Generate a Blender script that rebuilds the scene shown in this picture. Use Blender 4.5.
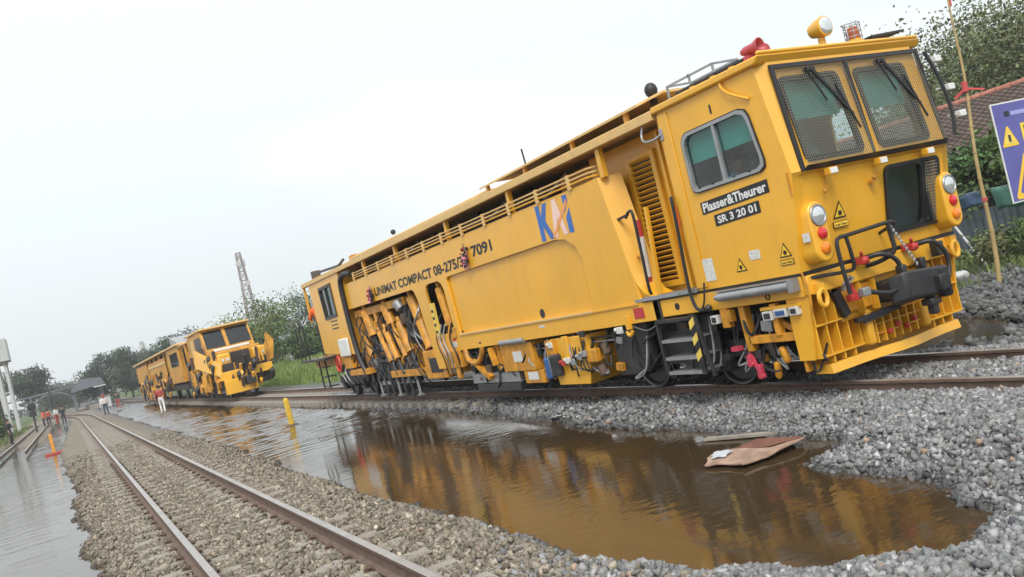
import bpy, bmesh, math, random
import numpy as np
from mathutils import Vector, Matrix, noise
from mathutils.geometry import tessellate_polygon

random.seed(7); RNG = np.random.default_rng(11)
scene = bpy.context.scene
for o in list(bpy.data.objects):
    bpy.data.objects.remove(o)
COL = scene.collection

# ------------------------------------------------------------------ camera
YAW, PITCH, ROLL = math.radians(28.142), math.radians(0.411), math.radians(-13.546)
EYE = Vector((0, 0, 1.74))
fw = Vector((math.sin(YAW)*math.cos(PITCH), math.cos(YAW)*math.cos(PITCH), math.sin(PITCH)))
rt0 = Vector((math.cos(YAW), -math.sin(YAW), 0)); up0 = rt0.cross(fw)
rt = rt0*math.cos(ROLL) + up0*math.sin(ROLL)
up = -rt0*math.sin(ROLL) + up0*math.cos(ROLL)
cam = bpy.data.cameras.new('camera'); camo = bpy.data.objects.new('camera', cam); COL.objects.link(camo)
camo.matrix_world = Matrix(((rt.x, up.x, -fw.x, EYE.x), (rt.y, up.y, -fw.y, EYE.y), (rt.z, up.z, -fw.z, EYE.z), (0, 0, 0, 1)))
cam.sensor_width = 36.0; cam.lens = 30.227; cam.clip_start = 0.05; cam.clip_end = 6000
scene.camera = camo

# ------------------------------------------------------------------ sky, sun, exposure (bright overcast)
SUN_EL, SUN_AZ = math.radians(48), math.radians(213)      # azimuth clockwise from +Y
world = bpy.data.worlds.new('World'); scene.world = world; world.use_nodes = True
nt = world.node_tree; nt.nodes.clear(); N = nt.nodes.new; LK = nt.links.new
out = N('ShaderNodeOutputWorld'); bg = N('ShaderNodeBackground'); bg.inputs['Strength'].default_value = 0.1
sky = N('ShaderNodeTexSky'); sky.sky_type = 'NISHITA'; sky.sun_disc = False
sky.sun_elevation = SUN_EL; sky.sun_rotation = SUN_AZ; sky.dust_density = 5.0; sky.air_density = 1.2
hs = N('ShaderNodeHueSaturation'); hs.inputs['Saturation'].default_value = 0.55; hs.inputs['Value'].default_value = 1.5
tc = N('ShaderNodeTexCoord'); mp = N('ShaderNodeMapping'); mp.inputs['Scale'].default_value = (1.0, 1.0, 2.6); mp.inputs['Location'].default_value = (0.9, 0.35, 0.4)
ns = N('ShaderNodeTexNoise'); ns.inputs['Scale'].default_value = 1.5; ns.inputs['Detail'].default_value = 3.5; ns.inputs['Roughness'].default_value = 0.45
cr = N('ShaderNodeValToRGB'); cr.color_ramp.elements[0].position = 0.43; cr.color_ramp.elements[1].position = 0.60
cr.color_ramp.elements[0].color = (5.0, 5.4, 5.55, 1); cr.color_ramp.elements[1].color = (6.2, 6.25, 6.25, 1)
mx = N('ShaderNodeMix'); mx.data_type = 'RGBA'; mx.inputs[0].default_value = 0.88
LK(sky.outputs[0], hs.inputs['Color']); LK(tc.outputs['Generated'], mp.inputs[0]); LK(mp.outputs[0], ns.inputs['Vector'])
LK(ns.outputs[0], cr.inputs[0]); LK(hs.outputs[0], mx.inputs[6]); LK(cr.outputs[0], mx.inputs[7])
# overcast luminance rises from the horizon to the zenith
sz = N('ShaderNodeSeparateXYZ'); LK(tc.outputs['Generated'], sz.inputs[0])
gr = N('ShaderNodeMapRange'); gr.inputs[3].default_value = 1.0; gr.inputs[4].default_value = 1.55; LK(sz.outputs[2], gr.inputs[0])
gm = N('ShaderNodeMix'); gm.data_type = 'RGBA'; gm.blend_type = 'MULTIPLY'; gm.inputs[0].default_value = 1.0; LK(mx.outputs[2], gm.inputs[6]); LK(gr.outputs[0], gm.inputs[7])
LK(gm.outputs[2], bg.inputs['Color']); LK(bg.outputs[0], out.inputs['Surface'])
sun = bpy.data.lights.new('sun', 'SUN'); sun.energy = 1.4; sun.angle = math.radians(22); sun.color = (1.0, 0.96, 0.9)
suno = bpy.data.objects.new('sun', sun); COL.objects.link(suno)
sd_ = Vector((math.sin(SUN_AZ)*math.cos(SUN_EL), math.cos(SUN_AZ)*math.cos(SUN_EL), math.sin(SUN_EL)))
suno.rotation_euler = (-sd_).to_track_quat('-Z', 'Y').to_euler(); suno.location = sd_*40
vs = scene.view_settings; vs.view_transform = 'Standard'; vs.look = 'None'; vs.gamma = 1.0; vs.exposure = 0.78
try: vs.use_curve_mapping = False
except Exception: pass
scene.render.engine = 'CYCLES'

# ------------------------------------------------------------------ materials
MATS = {}
def mat(name, col, rough=0.5, metal=0.0, var=0.12, scale=6.0, bump=0.0, bscale=40.0, coat=0.0, spec=0.5, dirt=0.0, dirtcol=(0.12, 0.08, 0.05), attr=None, rand=0.0, emit=None):
    m = bpy.data.materials.new(name); m.use_nodes = True; t = m.node_tree; n = t.nodes; l = t.links
    b = n['Principled BSDF']; b.inputs['Roughness'].default_value = rough; b.inputs['Metallic'].default_value = metal
    b.inputs['Specular IOR Level'].default_value = spec
    if coat: b.inputs['Coat Weight'].default_value = coat; b.inputs['Coat Roughness'].default_value = 0.18
    co = n.new('ShaderNodeTexCoord')
    src = None
    if attr:
        a = n.new('ShaderNodeAttribute'); a.attribute_name = attr; src = a.outputs['Color']
    else:
        c = n.new('ShaderNodeRGB'); c.outputs[0].default_value = (*col, 1); src = c.outputs[0]
    if var:
        nz = n.new('ShaderNodeTexNoise'); nz.inputs['Scale'].default_value = scale; nz.inputs['Detail'].default_value = 5
        l.new(co.outputs['Object'], nz.inputs['Vector'])
        mr = n.new('ShaderNodeMapRange'); mr.inputs[1].default_value = 0.3; mr.inputs[2].default_value = 0.7
        mr.inputs[3].default_value = 1-var; mr.inputs[4].default_value = 1+var
        l.new(nz.outputs[0], mr.inputs[0])
        mu = n.new('ShaderNodeMix'); mu.data_type = 'RGBA'; mu.blend_type = 'MULTIPLY'; mu.inputs[0].default_value = 1
        l.new(src, mu.inputs[6]); l.new(mr.outputs[0], mu.inputs[7]); src = mu.outputs[2]
        rr = n.new('ShaderNodeMapRange'); rr.inputs[3].default_value = max(0.02, rough-0.1); rr.inputs[4].default_value = min(1, rough+0.12)
        l.new(nz.outputs[0], rr.inputs[0]); l.new(rr.outputs[0], b.inputs['Roughness'])
    if dirt:
        mp_ = n.new('ShaderNodeMapping'); mp_.inputs['Scale'].default_value = (3.0, 3.0, 0.7)
        nd = n.new('ShaderNodeTexNoise'); nd.inputs['Scale'].default_value = 2.2; nd.inputs['Detail'].default_value = 8; nd.inputs['Roughness'].default_value = 0.65
        l.new(co.outputs['Object'], mp_.inputs[0]); l.new(mp_.outputs[0], nd.inputs['Vector'])
        rd = n.new('ShaderNodeMapRange'); rd.inputs[1].default_value = 0.48; rd.inputs[2].default_value = 0.8; rd.inputs[4].default_value = dirt
        l.new(nd.outputs[0], rd.inputs[0])
        md = n.new('ShaderNodeMix'); md.data_type = 'RGBA'; md.inputs[7].default_value = (*dirtcol, 1)
        l.new(rd.outputs[0], md.inputs[0]); l.new(src, md.inputs[6]); src = md.outputs[2]
    l.new(src, b.inputs['Base Color'])
    if bump:
        nb = n.new('ShaderNodeTexNoise'); nb.inputs['Scale'].default_value = bscale; nb.inputs['Detail'].default_value = 4
        l.new(co.outputs['Object'], nb.inputs['Vector'])
        bp = n.new('ShaderNodeBump'); bp.inputs['Strength'].default_value = bump; bp.inputs['Distance'].default_value = 0.02
        l.new(nb.outputs[0], bp.inputs['Height']); l.new(bp.outputs[0], b.inputs['Normal'])
    if emit: b.inputs['Emission Color'].default_value = (*emit[0], 1); b.inputs['Emission Strength'].default_value = emit[1]
    MATS[name] = m
    return m
YEL = mat('machine_yellow', (0.73, 0.375, 0.022), 0.36, var=0.07, scale=1.2, coat=0.32, dirt=0.22, dirtcol=(0.40, 0.21, 0.055), bump=0.12, bscale=2.2)
YELW = mat('machine_yellow_weathered', (0.56, 0.25, 0.018), 0.45, var=0.25, scale=7, dirt=0.85, dirtcol=(0.06, 0.035, 0.018))
YFAR = mat('machine_yellow_old', (0.56, 0.27, 0.024), 0.5, var=0.25, scale=2, dirt=1.0, dirtcol=(0.13, 0.055, 0.02))
TAN = mat('canopy_cream', (0.64, 0.42, 0.16), 0.5, var=0.06, dirt=0.2, dirtcol=(0.3, 0.2, 0.1))
BLK = mat('black_rubber', (0.016, 0.016, 0.018), 0.5, var=0.2)
BLKM = mat('black_metal', (0.022, 0.023, 0.026), 0.42, var=0.25, dirt=0.35, dirtcol=(0.07, 0.05, 0.035))
DRK = mat('dark_interior', (0.025, 0.023, 0.022), 0.7, var=0.3, dirt=0.4, dirtcol=(0.07, 0.045, 0.025))
GREY = mat('grey_metal', (0.32, 0.33, 0.34), 0.38, metal=0.5, var=0.12)
STEEL = mat('bright_steel', (0.62, 0.62, 0.62), 0.25, metal=1.0, var=0.1)
WIRE = mat('mesh_wire', (0.24, 0.235, 0.19), 0.5, var=0.05)
WHT = mat('white_plastic', (0.66, 0.67, 0.66), 0.4, var=0.05)
WHTS = mat('white_sticker', (0.58, 0.58, 0.56), 0.5, var=0.25, scale=60)
RED = mat('red_paint', (0.42, 0.035, 0.03), 0.35, var=0.1)
PINK = mat('pink_red_paint', (0.48, 0.045, 0.08), 0.4, var=0.12)
REDL = mat('red_lens', (0.55, 0.015, 0.015), 0.12, var=0.0, coat=0.6)
ORGL = mat('orange_lens', (0.75, 0.20, 0.01), 0.12, var=0.0, coat=0.6)
BLUE = mat('blue_paint', (0.03, 0.09, 0.25), 0.35, var=0.1)
LBLU = mat('logo_blue', (0.03, 0.13, 0.44), 0.4, var=0.03)
LPNK = mat('logo_pale_pink', (0.80, 0.56, 0.50), 0.4, var=0.04)
LORG = mat('logo_orange', (0.72, 0.30, 0.10), 0.4, var=0.04)
LENS = mat('lamp_lens', (0.70, 0.72, 0.74), 0.08, metal=0.7, var=0.1, scale=30)
TEAL = mat('sunshade_teal', (0.07, 0.36, 0.32), 0.6, var=0.05)
SEAT = mat('seat_grey', (0.42, 0.44, 0.45), 0.7, var=0.1)
STRY = mat('stripe_yellow', (0.75, 0.55, 0.10), 0.5, var=0.1, dirt=0.3)
SGNY = mat('sign_yellow', (0.80, 0.50, 0.03), 0.45, var=0.03)
BLKP = mat('black_print', (0.012, 0.012, 0.014), 0.45, var=0.0)
RAILT = mat('rail_polished', (0.44, 0.40, 0.37), 0.34, metal=0.75, var=0.12, scale=3, dirt=0.3, dirtcol=(0.2, 0.12, 0.08))
RAILS = mat('rail_rust', (0.125, 0.082, 0.062), 0.8, var=0.25, scale=9, bump=0.2)
CONC = mat('sleeper_concrete', (0.26, 0.235, 0.20), 0.9, var=0.22, scale=9, bump=0.4, dirt=0.5, dirtcol=(0.17, 0.13, 0.09))
CLIP = mat('rusty_clip', (0.10, 0.065, 0.045), 0.75, var=0.25)
STONE = mat('gravel_stone', (0.4, 0.4, 0.4), 0.85, var=0.12, scale=30, bump=0.35, bscale=70, attr='col', spec=0.25)
LEAF = mat('leaf', (0.06, 0.1, 0.04), 0.6, var=0.12, scale=1.0, attr='col', spec=0.25)
BARK = mat('bark', (0.11, 0.085, 0.06), 0.9, var=0.3, scale=6, bump=0.6)
BAMB = mat('bamboo', (0.36, 0.26, 0.11), 0.6, var=0.2, scale=5, dirt=0.3)
LATT = mat('tower_steel', (0.24, 0.20, 0.20), 0.6, var=0.1)
TILE = mat('roof_tile', (0.085, 0.06, 0.05), 0.85, var=0.35, scale=3, dirt=0.6, dirtcol=(0.08, 0.06, 0.05))
TILER = mat('ridge_tile_red', (0.36, 0.14, 0.10), 0.8, var=0.25)
PLAS = mat('old_plaster', (0.30, 0.29, 0.27), 0.9, var=0.2, scale=2, dirt=0.6, dirtcol=(0.2, 0.19, 0.17))
ZINC = mat('corrugated_zinc', (0.10, 0.125, 0.15), 0.5, metal=0.2, var=0.15, dirt=0.4)
ROOFD = mat('dark_roof', (0.12, 0.13, 0.15), 0.7, var=0.2)
SKIN = mat('skin', (0.30, 0.165, 0.10), 0.55, var=0.05)
HAIR = mat('hair', (0.012, 0.010, 0.009), 0.6, var=0.1)
CARD = mat('wet_cardboard', (0.29, 0.19, 0.14), 0.8, var=0.25, scale=7, bump=0.4, dirt=0.45, dirtcol=(0.55, 0.40, 0.30))
CARDR = mat('red_brown_board', (0.15, 0.065, 0.045), 0.7, var=0.25, scale=8)
PURP = mat('banner_purple', (0.10, 0.10, 0.33), 0.55, var=0.1, scale=2)
CLOTHG = mat('cloth_green', (0.09, 0.22, 0.18), 0.85, var=0.15)
CLOTHW = mat('cloth_pale', (0.42, 0.44, 0.46), 0.85, var=0.2)
CLOTHB = mat('cloth_blue', (0.08, 0.13, 0.22), 0.85, var=0.2)
CLOTHD = mat('cloth_dark', (0.03, 0.03, 0.04), 0.85, var=0.2)
FLOWR = mat('flower_red', (0.32, 0.04, 0.08), 0.8, var=0.3)
FLOWW = mat('flower_pink', (0.6, 0.22, 0.30), 0.8, var=0.3)
ORNG = mat('workwear_orange', (0.72, 0.13, 0.025), 0.8, var=0.1)
POSTY = mat('post_yellow', (0.62, 0.40, 0.04), 0.6, var=0.15, dirt=0.45)
POSTO = mat('post_orange', (0.58, 0.26, 0.03), 0.6, var=0.15, dirt=0.45)
CONCW = mat('pale_concrete', (0.45, 0.46, 0.46), 0.8, var=0.12, dirt=0.4, dirtcol=(0.25, 0.25, 0.25))

def glass_mat(name, tint, alpha, rough=0.03):
    m = bpy.data.materials.new(name); m.use_nodes = True; t = m.node_tree; t.nodes.clear()
    o = t.nodes.new('ShaderNodeOutputMaterial'); g = t.nodes.new('ShaderNodeBsdfGlossy'); g.inputs['Roughness'].default_value = rough
    tr = t.nodes.new('ShaderNodeBsdfTransparent'); tr.inputs[0].default_value = (*tint, 1)
    lw = t.nodes.new('ShaderNodeLayerWeight'); lw.inputs[0].default_value = 0.5
    fr = t.nodes.new('ShaderNodeMath'); fr.operation = 'POWER'; fr.inputs[1].default_value = 4.0; t.links.new(lw.outputs['Facing'], fr.inputs[0])
    ad = t.nodes.new('ShaderNodeMath'); ad.operation = 'ADD'; ad.inputs[1].default_value = alpha; ad.use_clamp = True
    x = t.nodes.new('ShaderNodeMixShader')
    t.links.new(fr.outputs[0], ad.inputs[0]); t.links.new(ad.outputs[0], x.inputs[0]); t.links.new(tr.outputs[0], x.inputs[1]); t.links.new(g.outputs[0], x.inputs[2])
    t.links.new(x.outputs[0], o.inputs[0]); return m
GLASS = glass_mat('window_glass', (0.58, 0.74, 0.73), 0.07)
GLASSD = glass_mat('dark_window_glass', (0.30, 0.38, 0.40), 0.06)

# ------------------------------------------------------------------ mesh helpers
ORG = Vector((0, 0, 0))
class MB:
    def __init__(s): s.v = []; s.f = []
    def add(s, vs_, fs):
        b = len(s.v); s.v += [tuple(p) for p in vs_]; s.f += [tuple(i+b for i in f) for f in fs]; return s
    def box(s, x0, x1, y0, y1, z0, z1):
        return s.add([(x0,y0,z0),(x1,y0,z0),(x1,y1,z0),(x0,y1,z0),(x0,y0,z1),(x1,y0,z1),(x1,y1,z1),(x0,y1,z1)],
                     [(0,3,2,1),(4,5,6,7),(0,1,5,4),(1,2,6,5),(2,3,7,6),(3,0,4,7)])
    def obox(s, c, ax, ay, az):
        c = Vector(c); ax, ay, az = Vector(ax), Vector(ay), Vector(az); P = []
        for k in (-1, 1):
            for i, j in ((-1,-1),(1,-1),(1,1),(-1,1)): P.append(c+ax*i+ay*j+az*k)
        return s.add(P, [(0,3,2,1),(4,5,6,7),(0,1,5,4),(1,2,6,5),(2,3,7,6),(3,0,4,7)])
    def bar(s, p, q, w, h, upv=(0,0,1)):
        p, q = Vector(p), Vector(q); d = (q-p); u = Vector(upv)
        sd = d.cross(u)
        if sd.length < 1e-6: sd = d.cross(Vector((1,0,0)))
        sd.normalize(); uu = sd.cross(d).normalized()
        return s.obox((p+q)/2, d/2, sd*w/2, uu*h/2)
    def tube(s, pts, r, n=8, r2=None, cap=True):
        pts = [Vector(p) for p in pts]; k = len(pts); rings = []
        t = (pts[1]-pts[0]).normalized(); a = t.orthogonal().normalized()
        for i, p in enumerate(pts):
            if i == 0: tt = (pts[1]-pts[0]).normalized()
            elif i == k-1: tt = (pts[-1]-pts[-2]).normalized()
            else: tt = ((pts[i+1]-p).normalized()+(p-pts[i-1]).normalized()).normalized()
            a = (a - tt*a.dot(tt)).normalized(); b = tt.cross(a)
            rad = r if r2 is None else r+(r2-r)*i/(k-1)
            rings.append([p+(a*math.cos(2*math.pi*j/n)+b*math.sin(2*math.pi*j/n))*rad for j in range(n)])
        V = [p for R_ in rings for p in R_]; Fc = []
        for i in range(k-1):
            for j in range(n):
                Fc.append((i*n+j, i*n+(j+1)%n, (i+1)*n+(j+1)%n, (i+1)*n+j))
        if cap: Fc.append(tuple(range(n-1,-1,-1))); Fc.append(tuple((k-1)*n+j for j in range(n)))
        return s.add(V, Fc)
    def cyl(s, p, q, r, n=14, r2=None): return s.tube([p, q], r, n, r2)
    def lathe(s, base, axis, prof, n=16):
        base = Vector(base); t = Vector(axis).normalized(); a = t.orthogonal().normalized(); b = t.cross(a); V = []; Fc = []
        for (h, r) in prof:
            for j in range(n): V.append(base+t*h+(a*math.cos(2*math.pi*j/n)+b*math.sin(2*math.pi*j/n))*r)
        k = len(prof)
        for i in range(k-1):
            for j in range(n): Fc.append((i*n+j, i*n+(j+1)%n, (i+1)*n+(j+1)%n, (i+1)*n+j))
        Fc.append(tuple(range(n-1,-1,-1))); Fc.append(tuple((k-1)*n+j for j in range(n)))
        return s.add(V, Fc)
    def ball(s, c, r, n=10, sz=(1,1,1)):
        c = Vector(c); V = [c+Vector((0,0,-r*sz[2]))]; m = n//2
        for i in range(1, m):
            th = -math.pi/2+math.pi*i/m
            for j in range(n):
                ph = 2*math.pi*j/n; V.append(c+Vector((r*sz[0]*math.cos(th)*math.cos(ph), r*sz[1]*math.cos(th)*math.sin(ph), r*sz[2]*math.sin(th))))
        V.append(c+Vector((0,0,r*sz[2]))); Fc = []; L_ = len(V)-1
        for j in range(n): Fc.append((0, 1+(j+1)%n, 1+j))
        for i in range(m-2):
            for j in range(n): Fc.append((1+i*n+j, 1+i*n+(j+1)%n, 1+(i+1)*n+(j+1)%n, 1+(i+1)*n+j))
        for j in range(n): Fc.append((1+(m-2)*n+j, 1+(m-2)*n+(j+1)%n, L_))
        return s.add(V, Fc)
    def plate(s, outer, holes, fmap, w0, w1):
        loops = [list(outer)]+[list(h) for h in holes]; flat = [p for L_ in loops for p in L_]; n = len(flat)
        tri = tessellate_polygon([[Vector((p[0], p[1], 0)) for p in L_] for L_ in loops])
        V = [fmap(p[0], p[1], w0) for p in flat]+[fmap(p[0], p[1], w1) for p in flat]
        Fc = [tuple(t) for t in tri]+[tuple(i+n for i in reversed(t)) for t in tri]; b = 0
        for L_ in loops:
            k = len(L_)
            for i in range(k): Fc.append((b+i, b+(i+1)%k, b+(i+1)%k+n, b+i+n))
            b += k
        return s.add(V, Fc)
    def build(s, name, m, parent=None, bevel=0.0, smooth=True, org=None, label=None):
        o_ = ORG if org is None else Vector(org)
        me = bpy.data.meshes.new(name); me.from_pydata([(p[0]-o_.x, p[1]-o_.y, p[2]-o_.z) for p in s.v], [], s.f)
        bm = bmesh.new(); bm.from_mesh(me); bmesh.ops.recalc_face_normals(bm, faces=bm.faces); bm.to_mesh(me); bm.free()
        me.materials.append(m)
        if smooth:
            me.polygons.foreach_set('use_smooth', [True]*len(me.polygons)); me.set_sharp_from_angle(angle=math.radians(38))
        o = bpy.data.objects.new(name, me); COL.objects.link(o)
        if parent: o.parent = parent
        elif org is None: o.location = ORG
        else: o.location = org
        if bevel:
            md = o.modifiers.new('bevel', 'BEVEL'); md.width = bevel; md.segments = 2; md.limit_method = 'ANGLE'; md.angle_limit = math.radians(40)
        if label: o['label'] = label
        return o
def tag(o, label=None, cat=None, group=None, kind=None):
    if label: o['label'] = label
    if cat: o['category'] = cat
    if group: o['group'] = group
    if kind: o['kind'] = kind
    return o
def thing(name, loc, label, cat, group=None):
    global ORG
    o = bpy.data.objects.new(name, None); o.empty_display_size = 0.2; COL.objects.link(o); o.location = loc; ORG = Vector(loc)
    return tag(o, label, cat, group)
def rr(u0, v0, u1, v1, r, n=4):
    P = []
    for (cx, cy, a0) in ((u1-r, v1-r, 0), (u0+r, v1-r, 90), (u0+r, v0+r, 180), (u1-r, v0+r, 270)):
        for i in range(n+1):
            a = math.radians(a0+90*i/n); P.append((cx+r*math.cos(a), cy+r*math.sin(a)))
    return P
def side(u, v, w): return (w, u, v)            # plate in the YZ plane, thickness along X
def quadbez(p, c, q, n=8):
    p, c, q = Vector(p), Vector(c), Vector(q)
    return [p*(1-t)**2+c*2*t*(1-t)+q*t*t for t in [i/n for i in range(n+1)]]
def smoothpath(pts, n=6):
    P = [Vector(p) for p in pts]; out_ = []
    for i in range(len(P)-1):
        p0 = P[max(i-1,0)]; p1 = P[i]; p2 = P[i+1]; p3 = P[min(i+2,len(P)-1)]
        for k in range(n):
            t = k/n; out_.append(0.5*((2*p1)+(p2-p0)*t+(2*p0-5*p1+4*p2-p3)*t*t+(3*p1-p0-3*p2+p3)*t**3))
    out_.append(P[-1]); return out_
_TX = {}
def text_poly(s, bold=0.02):
    cu = bpy.data.curves.new('lettering', 'FONT'); cu.body = s; cu.size = 1; cu.offset = bold; cu.resolution_u = 4
    o = bpy.data.objects.new('lettering', cu); COL.objects.link(o); bpy.context.view_layer.update()
    dg = bpy.context.evaluated_depsgraph_get(); me = bpy.data.meshes.new_from_object(o.evaluated_get(dg))
    V = [(v.co.x, v.co.y) for v in me.vertices]; Fc = [tuple(p.vertices) for p in me.polygons]
    bpy.data.objects.remove(o); bpy.data.curves.remove(cu); bpy.data.meshes.remove(me)
    x0 = min(p[0] for p in V); x1 = max(p[0] for p in V); y0 = min(p[1] for p in V); y1 = max(p[1] for p in V)
    return [((p[0]-x0)/(x1-x0), (p[1]-y0)/(y1-y0)) for p in V], Fc
def text_on(s, corner, uvec, vvec, m, parent, bold=0.02, name='lettering'):
    V, Fc = text_poly(s, bold); c = Vector(corner); u = Vector(uvec); v = Vector(vvec); mb = MB()
    mb.add([c+u*p[0]+v*p[1] for p in V], Fc)
    return mb.build(name, m, parent, smooth=False)

# ------------------------------------------------------------------ terrain, water
ZW = -0.32
POND_A = [(3.7,140),(3.45,80),(3.35,54.8),(3.22,29.2),(3.15,18.8),(3.02,11.9),(3.04,9.56),(3.04,7.39),(3.06,5.97),(3.17,5.05),(3.32,4.4),(3.68,3.83),(3.97,3.57),(4.3,3.47),
          (4.84,3.49),(5.07,3.67),(5.32,4.16),(5.44,4.67),(5.40,5.28),(5.5,5.57),(6.16,5.75),(6.3,6.0),(6.22,7.6),(6.23,9.2),(6.45,11.5),(6.78,16.8),(6.86,24),(7.0,32),(7.05,58),(7.2,140)]
POND_B = [(0.14,107),(-0.32,68),(-0.69,44.6),(-0.38,30.2),(-0.24,22.9),(-0.18,17),(-0.07,13.3),(-0.06,11.2),(-0.05,6),(-0.05,-6),(-14,-6),(-12,30),(-7.5,52),(-4.4,62),(-3.7,79),(-2.0,110)]
POND_C = [(9.7,7.5),(10.4,6.9),(11.5,7.3),(12.4,8.1),(12.9,9.2),(12.1,9.9),(11.0,9.3),(9.9,9.0)]
def sdist(poly, X, Y):
    P = np.array(poly, float); d = np.full(X.shape, 1e9); ins = np.zeros(X.shape, bool); n = len(P)
    for i in range(n):
        a, b = P[i], P[(i+1) % n]; e = b-a; wx, wy = X-a[0], Y-a[1]
        t = np.clip((wx*e[0]+wy*e[1])/(e@e), 0, 1)
        d = np.minimum(d, np.hypot(wx-t*e[0], wy-t*e[1]))
        c = ((a[1] <= Y) != (b[1] <= Y)) & (X < a[0]+(Y-a[1])*e[0]/(e[1] if abs(e[1]) > 1e-9 else 1e-9)); ins ^= c
    return np.where(ins, -d, d)
_g = RNG.random((64, 64))
def vnoise(X, Y, s):
    x = X/s; y = Y/s; xi = np.floor(x).astype(int); yi = np.floor(y).astype(int); fx = x-xi; fy = y-yi
    fx = fx*fx*(3-2*fx); fy = fy*fy*(3-2*fy); g = lambda i, j: _g[i % 64, j % 64]
    return (g(xi,yi)*(1-fx)+g(xi+1,yi)*fx)*(1-fy)+(g(xi,yi+1)*(1-fx)+g(xi+1,yi+1)*fx)*fy-0.5
def sm(a, b, x): t = np.clip((x-a)/(b-a), 0, 1); return t*t*(3-2*t)
def height(X, Y):
    X = np.asarray(X, float); Y = np.asarray(Y, float)
    lvl = np.full(X.shape, -0.178)
    lvl += 0.13*sm(4.8, 5.8, X)*sm(7.1, 6.3, X)*sm(6.5, 4.0, Y)            # heaped ballast by the near rail
    lvl += 0.07*sm(6.3, 6.9, X)*sm(9.5, 8.8, X)*sm(12, 6, Y)
    lvl += -0.09*sm(9.2, 10.2, X)*sm(40, 25, Y)
    lvl += 0.75*sm(9.8, 19, X)*sm(30, 46, Y)
    lvl += 0.35*sm(-4, -12, X)*sm(40, 70, Y)
    rough = vnoise(X, Y, 0.45)*0.05+vnoise(X+9, Y+4, 0.17)*0.03+vnoise(X, Y+31, 2.3)*0.06
    track = np.maximum(sm(1.3, 0.9, np.abs(X-1.35)), sm(1.2, 0.8, np.abs(X-7.85)))
    lvl = lvl+rough*(1-0.75*track)
    wob = vnoise(X+3, Y+17, 0.9)*0.22+vnoise(X+3, Y+17, 0.4)*0.22+vnoise(X, Y, 0.2)*0.12
    s = np.minimum(np.minimum(sdist(POND_A, X, Y), sdist(POND_B, X, Y)), sdist(POND_C, X, Y))+wob
    h = np.where(s > 0, ZW+0.5*s, ZW+0.45*s)
    h = np.maximum(h, -1.0)
    return np.minimum(h, lvl)
def axis(fine0, fine1, step, lo, hi, g=1.13):
    a = list(np.arange(fine0, fine1+1e-6, step)); d = step; x = a[-1]
    while x < hi: d *= g; x += d; a.append(x)
    d = step; x = a[0]; pre = []
    while x > lo: d *= g; x -= d; pre.append(x)
    return np.array(pre[::-1]+a)
ax_ = axis(-1.2, 12.5, 0.11, -1500, 1500); ay_ = axis(2.0, 13.0, 0.11, -60, 2500, 1.05)
GX, GY = np.meshgrid(ax_, ay_); GZ = height(GX, GY)
nx, ny = len(ax_), len(ay_)
vv = np.stack([GX.ravel(), GY.ravel(), GZ.ravel()], 1)
ii = np.arange(nx*ny).reshape(ny, nx)
ff = np.stack([ii[:-1,:-1].ravel(), ii[:-1,1:].ravel(), ii[1:,1:].ravel(), ii[1:,:-1].ravel()], 1)
def np_mesh(name, V, Fq, m, smooth=True):
    me = bpy.data.meshes.new(name); k = Fq.shape[1]
    me.vertices.add(len(V)); me.vertices.foreach_set('co', np.ascontiguousarray(V, np.float32).ravel())
    me.loops.add(Fq.size); me.loops.foreach_set('vertex_index', np.ascontiguousarray(Fq, np.int32).ravel())
    me.polygons.add(len(Fq)); me.polygons.foreach_set('loop_start', np.arange(0, Fq.size, k, dtype=np.int32))
    me.polygons.foreach_set('loop_total', np.full(len(Fq), k, np.int32))
    if smooth: me.polygons.foreach_set('use_smooth', np.ones(len(Fq), bool))
    me.update(calc_edges=True); me.validate(); me.materials.append(m)
    return me
def set_col(me, C):
    a = me.attributes.new('col', 'FLOAT_COLOR', 'POINT'); a.data.foreach_set('color', np.ascontiguousarray(np.c_[C, np.ones(len(C))], np.float32).ravel())
GRASSW = np.clip(sm(9.6, 11.0, GX)*sm(30, 40, GY)+sm(-4.0, -6.5, GX)*sm(45, 58, GY)+sm(14.5, 17, GX+0.0*GY)*0.75, 0, 1)
T1W = sm(3.6, 2.9, GX)*sm(-1.2, -0.4, GX)
def groundcol(X, Y):
    tan = np.array([0.175, 0.152, 0.12]); gry = np.array([0.12, 0.118, 0.115]); w = (sm(3.4, 2.3, X)*sm(3.5, 6.0, Y+0.4*(2.3-X)))[..., None]
    return tan*w+gry*(1-w)
gc = groundcol(GX, GY)
gc = gc*(1-GRASSW[..., None])+np.array([0.075, 0.105, 0.035])*GRASSW[..., None]
wet = sm(0.07, 0.0, GZ-ZW)[..., None]*0.5*(1-GRASSW[..., None])
gc = gc*(1-wet)
GROUND = mat('ground_soil', (0.2, 0.2, 0.2), 0.9, var=0.3, scale=14, bump=0.9, bscale=22, attr='col', spec=0.2)
me = np_mesh('ground', vv, ff, GROUND); set_col(me, gc.reshape(-1, 3))
go = bpy.data.objects.new('ground', me); COL.objects.link(go); tag(go, kind='structure')

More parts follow.
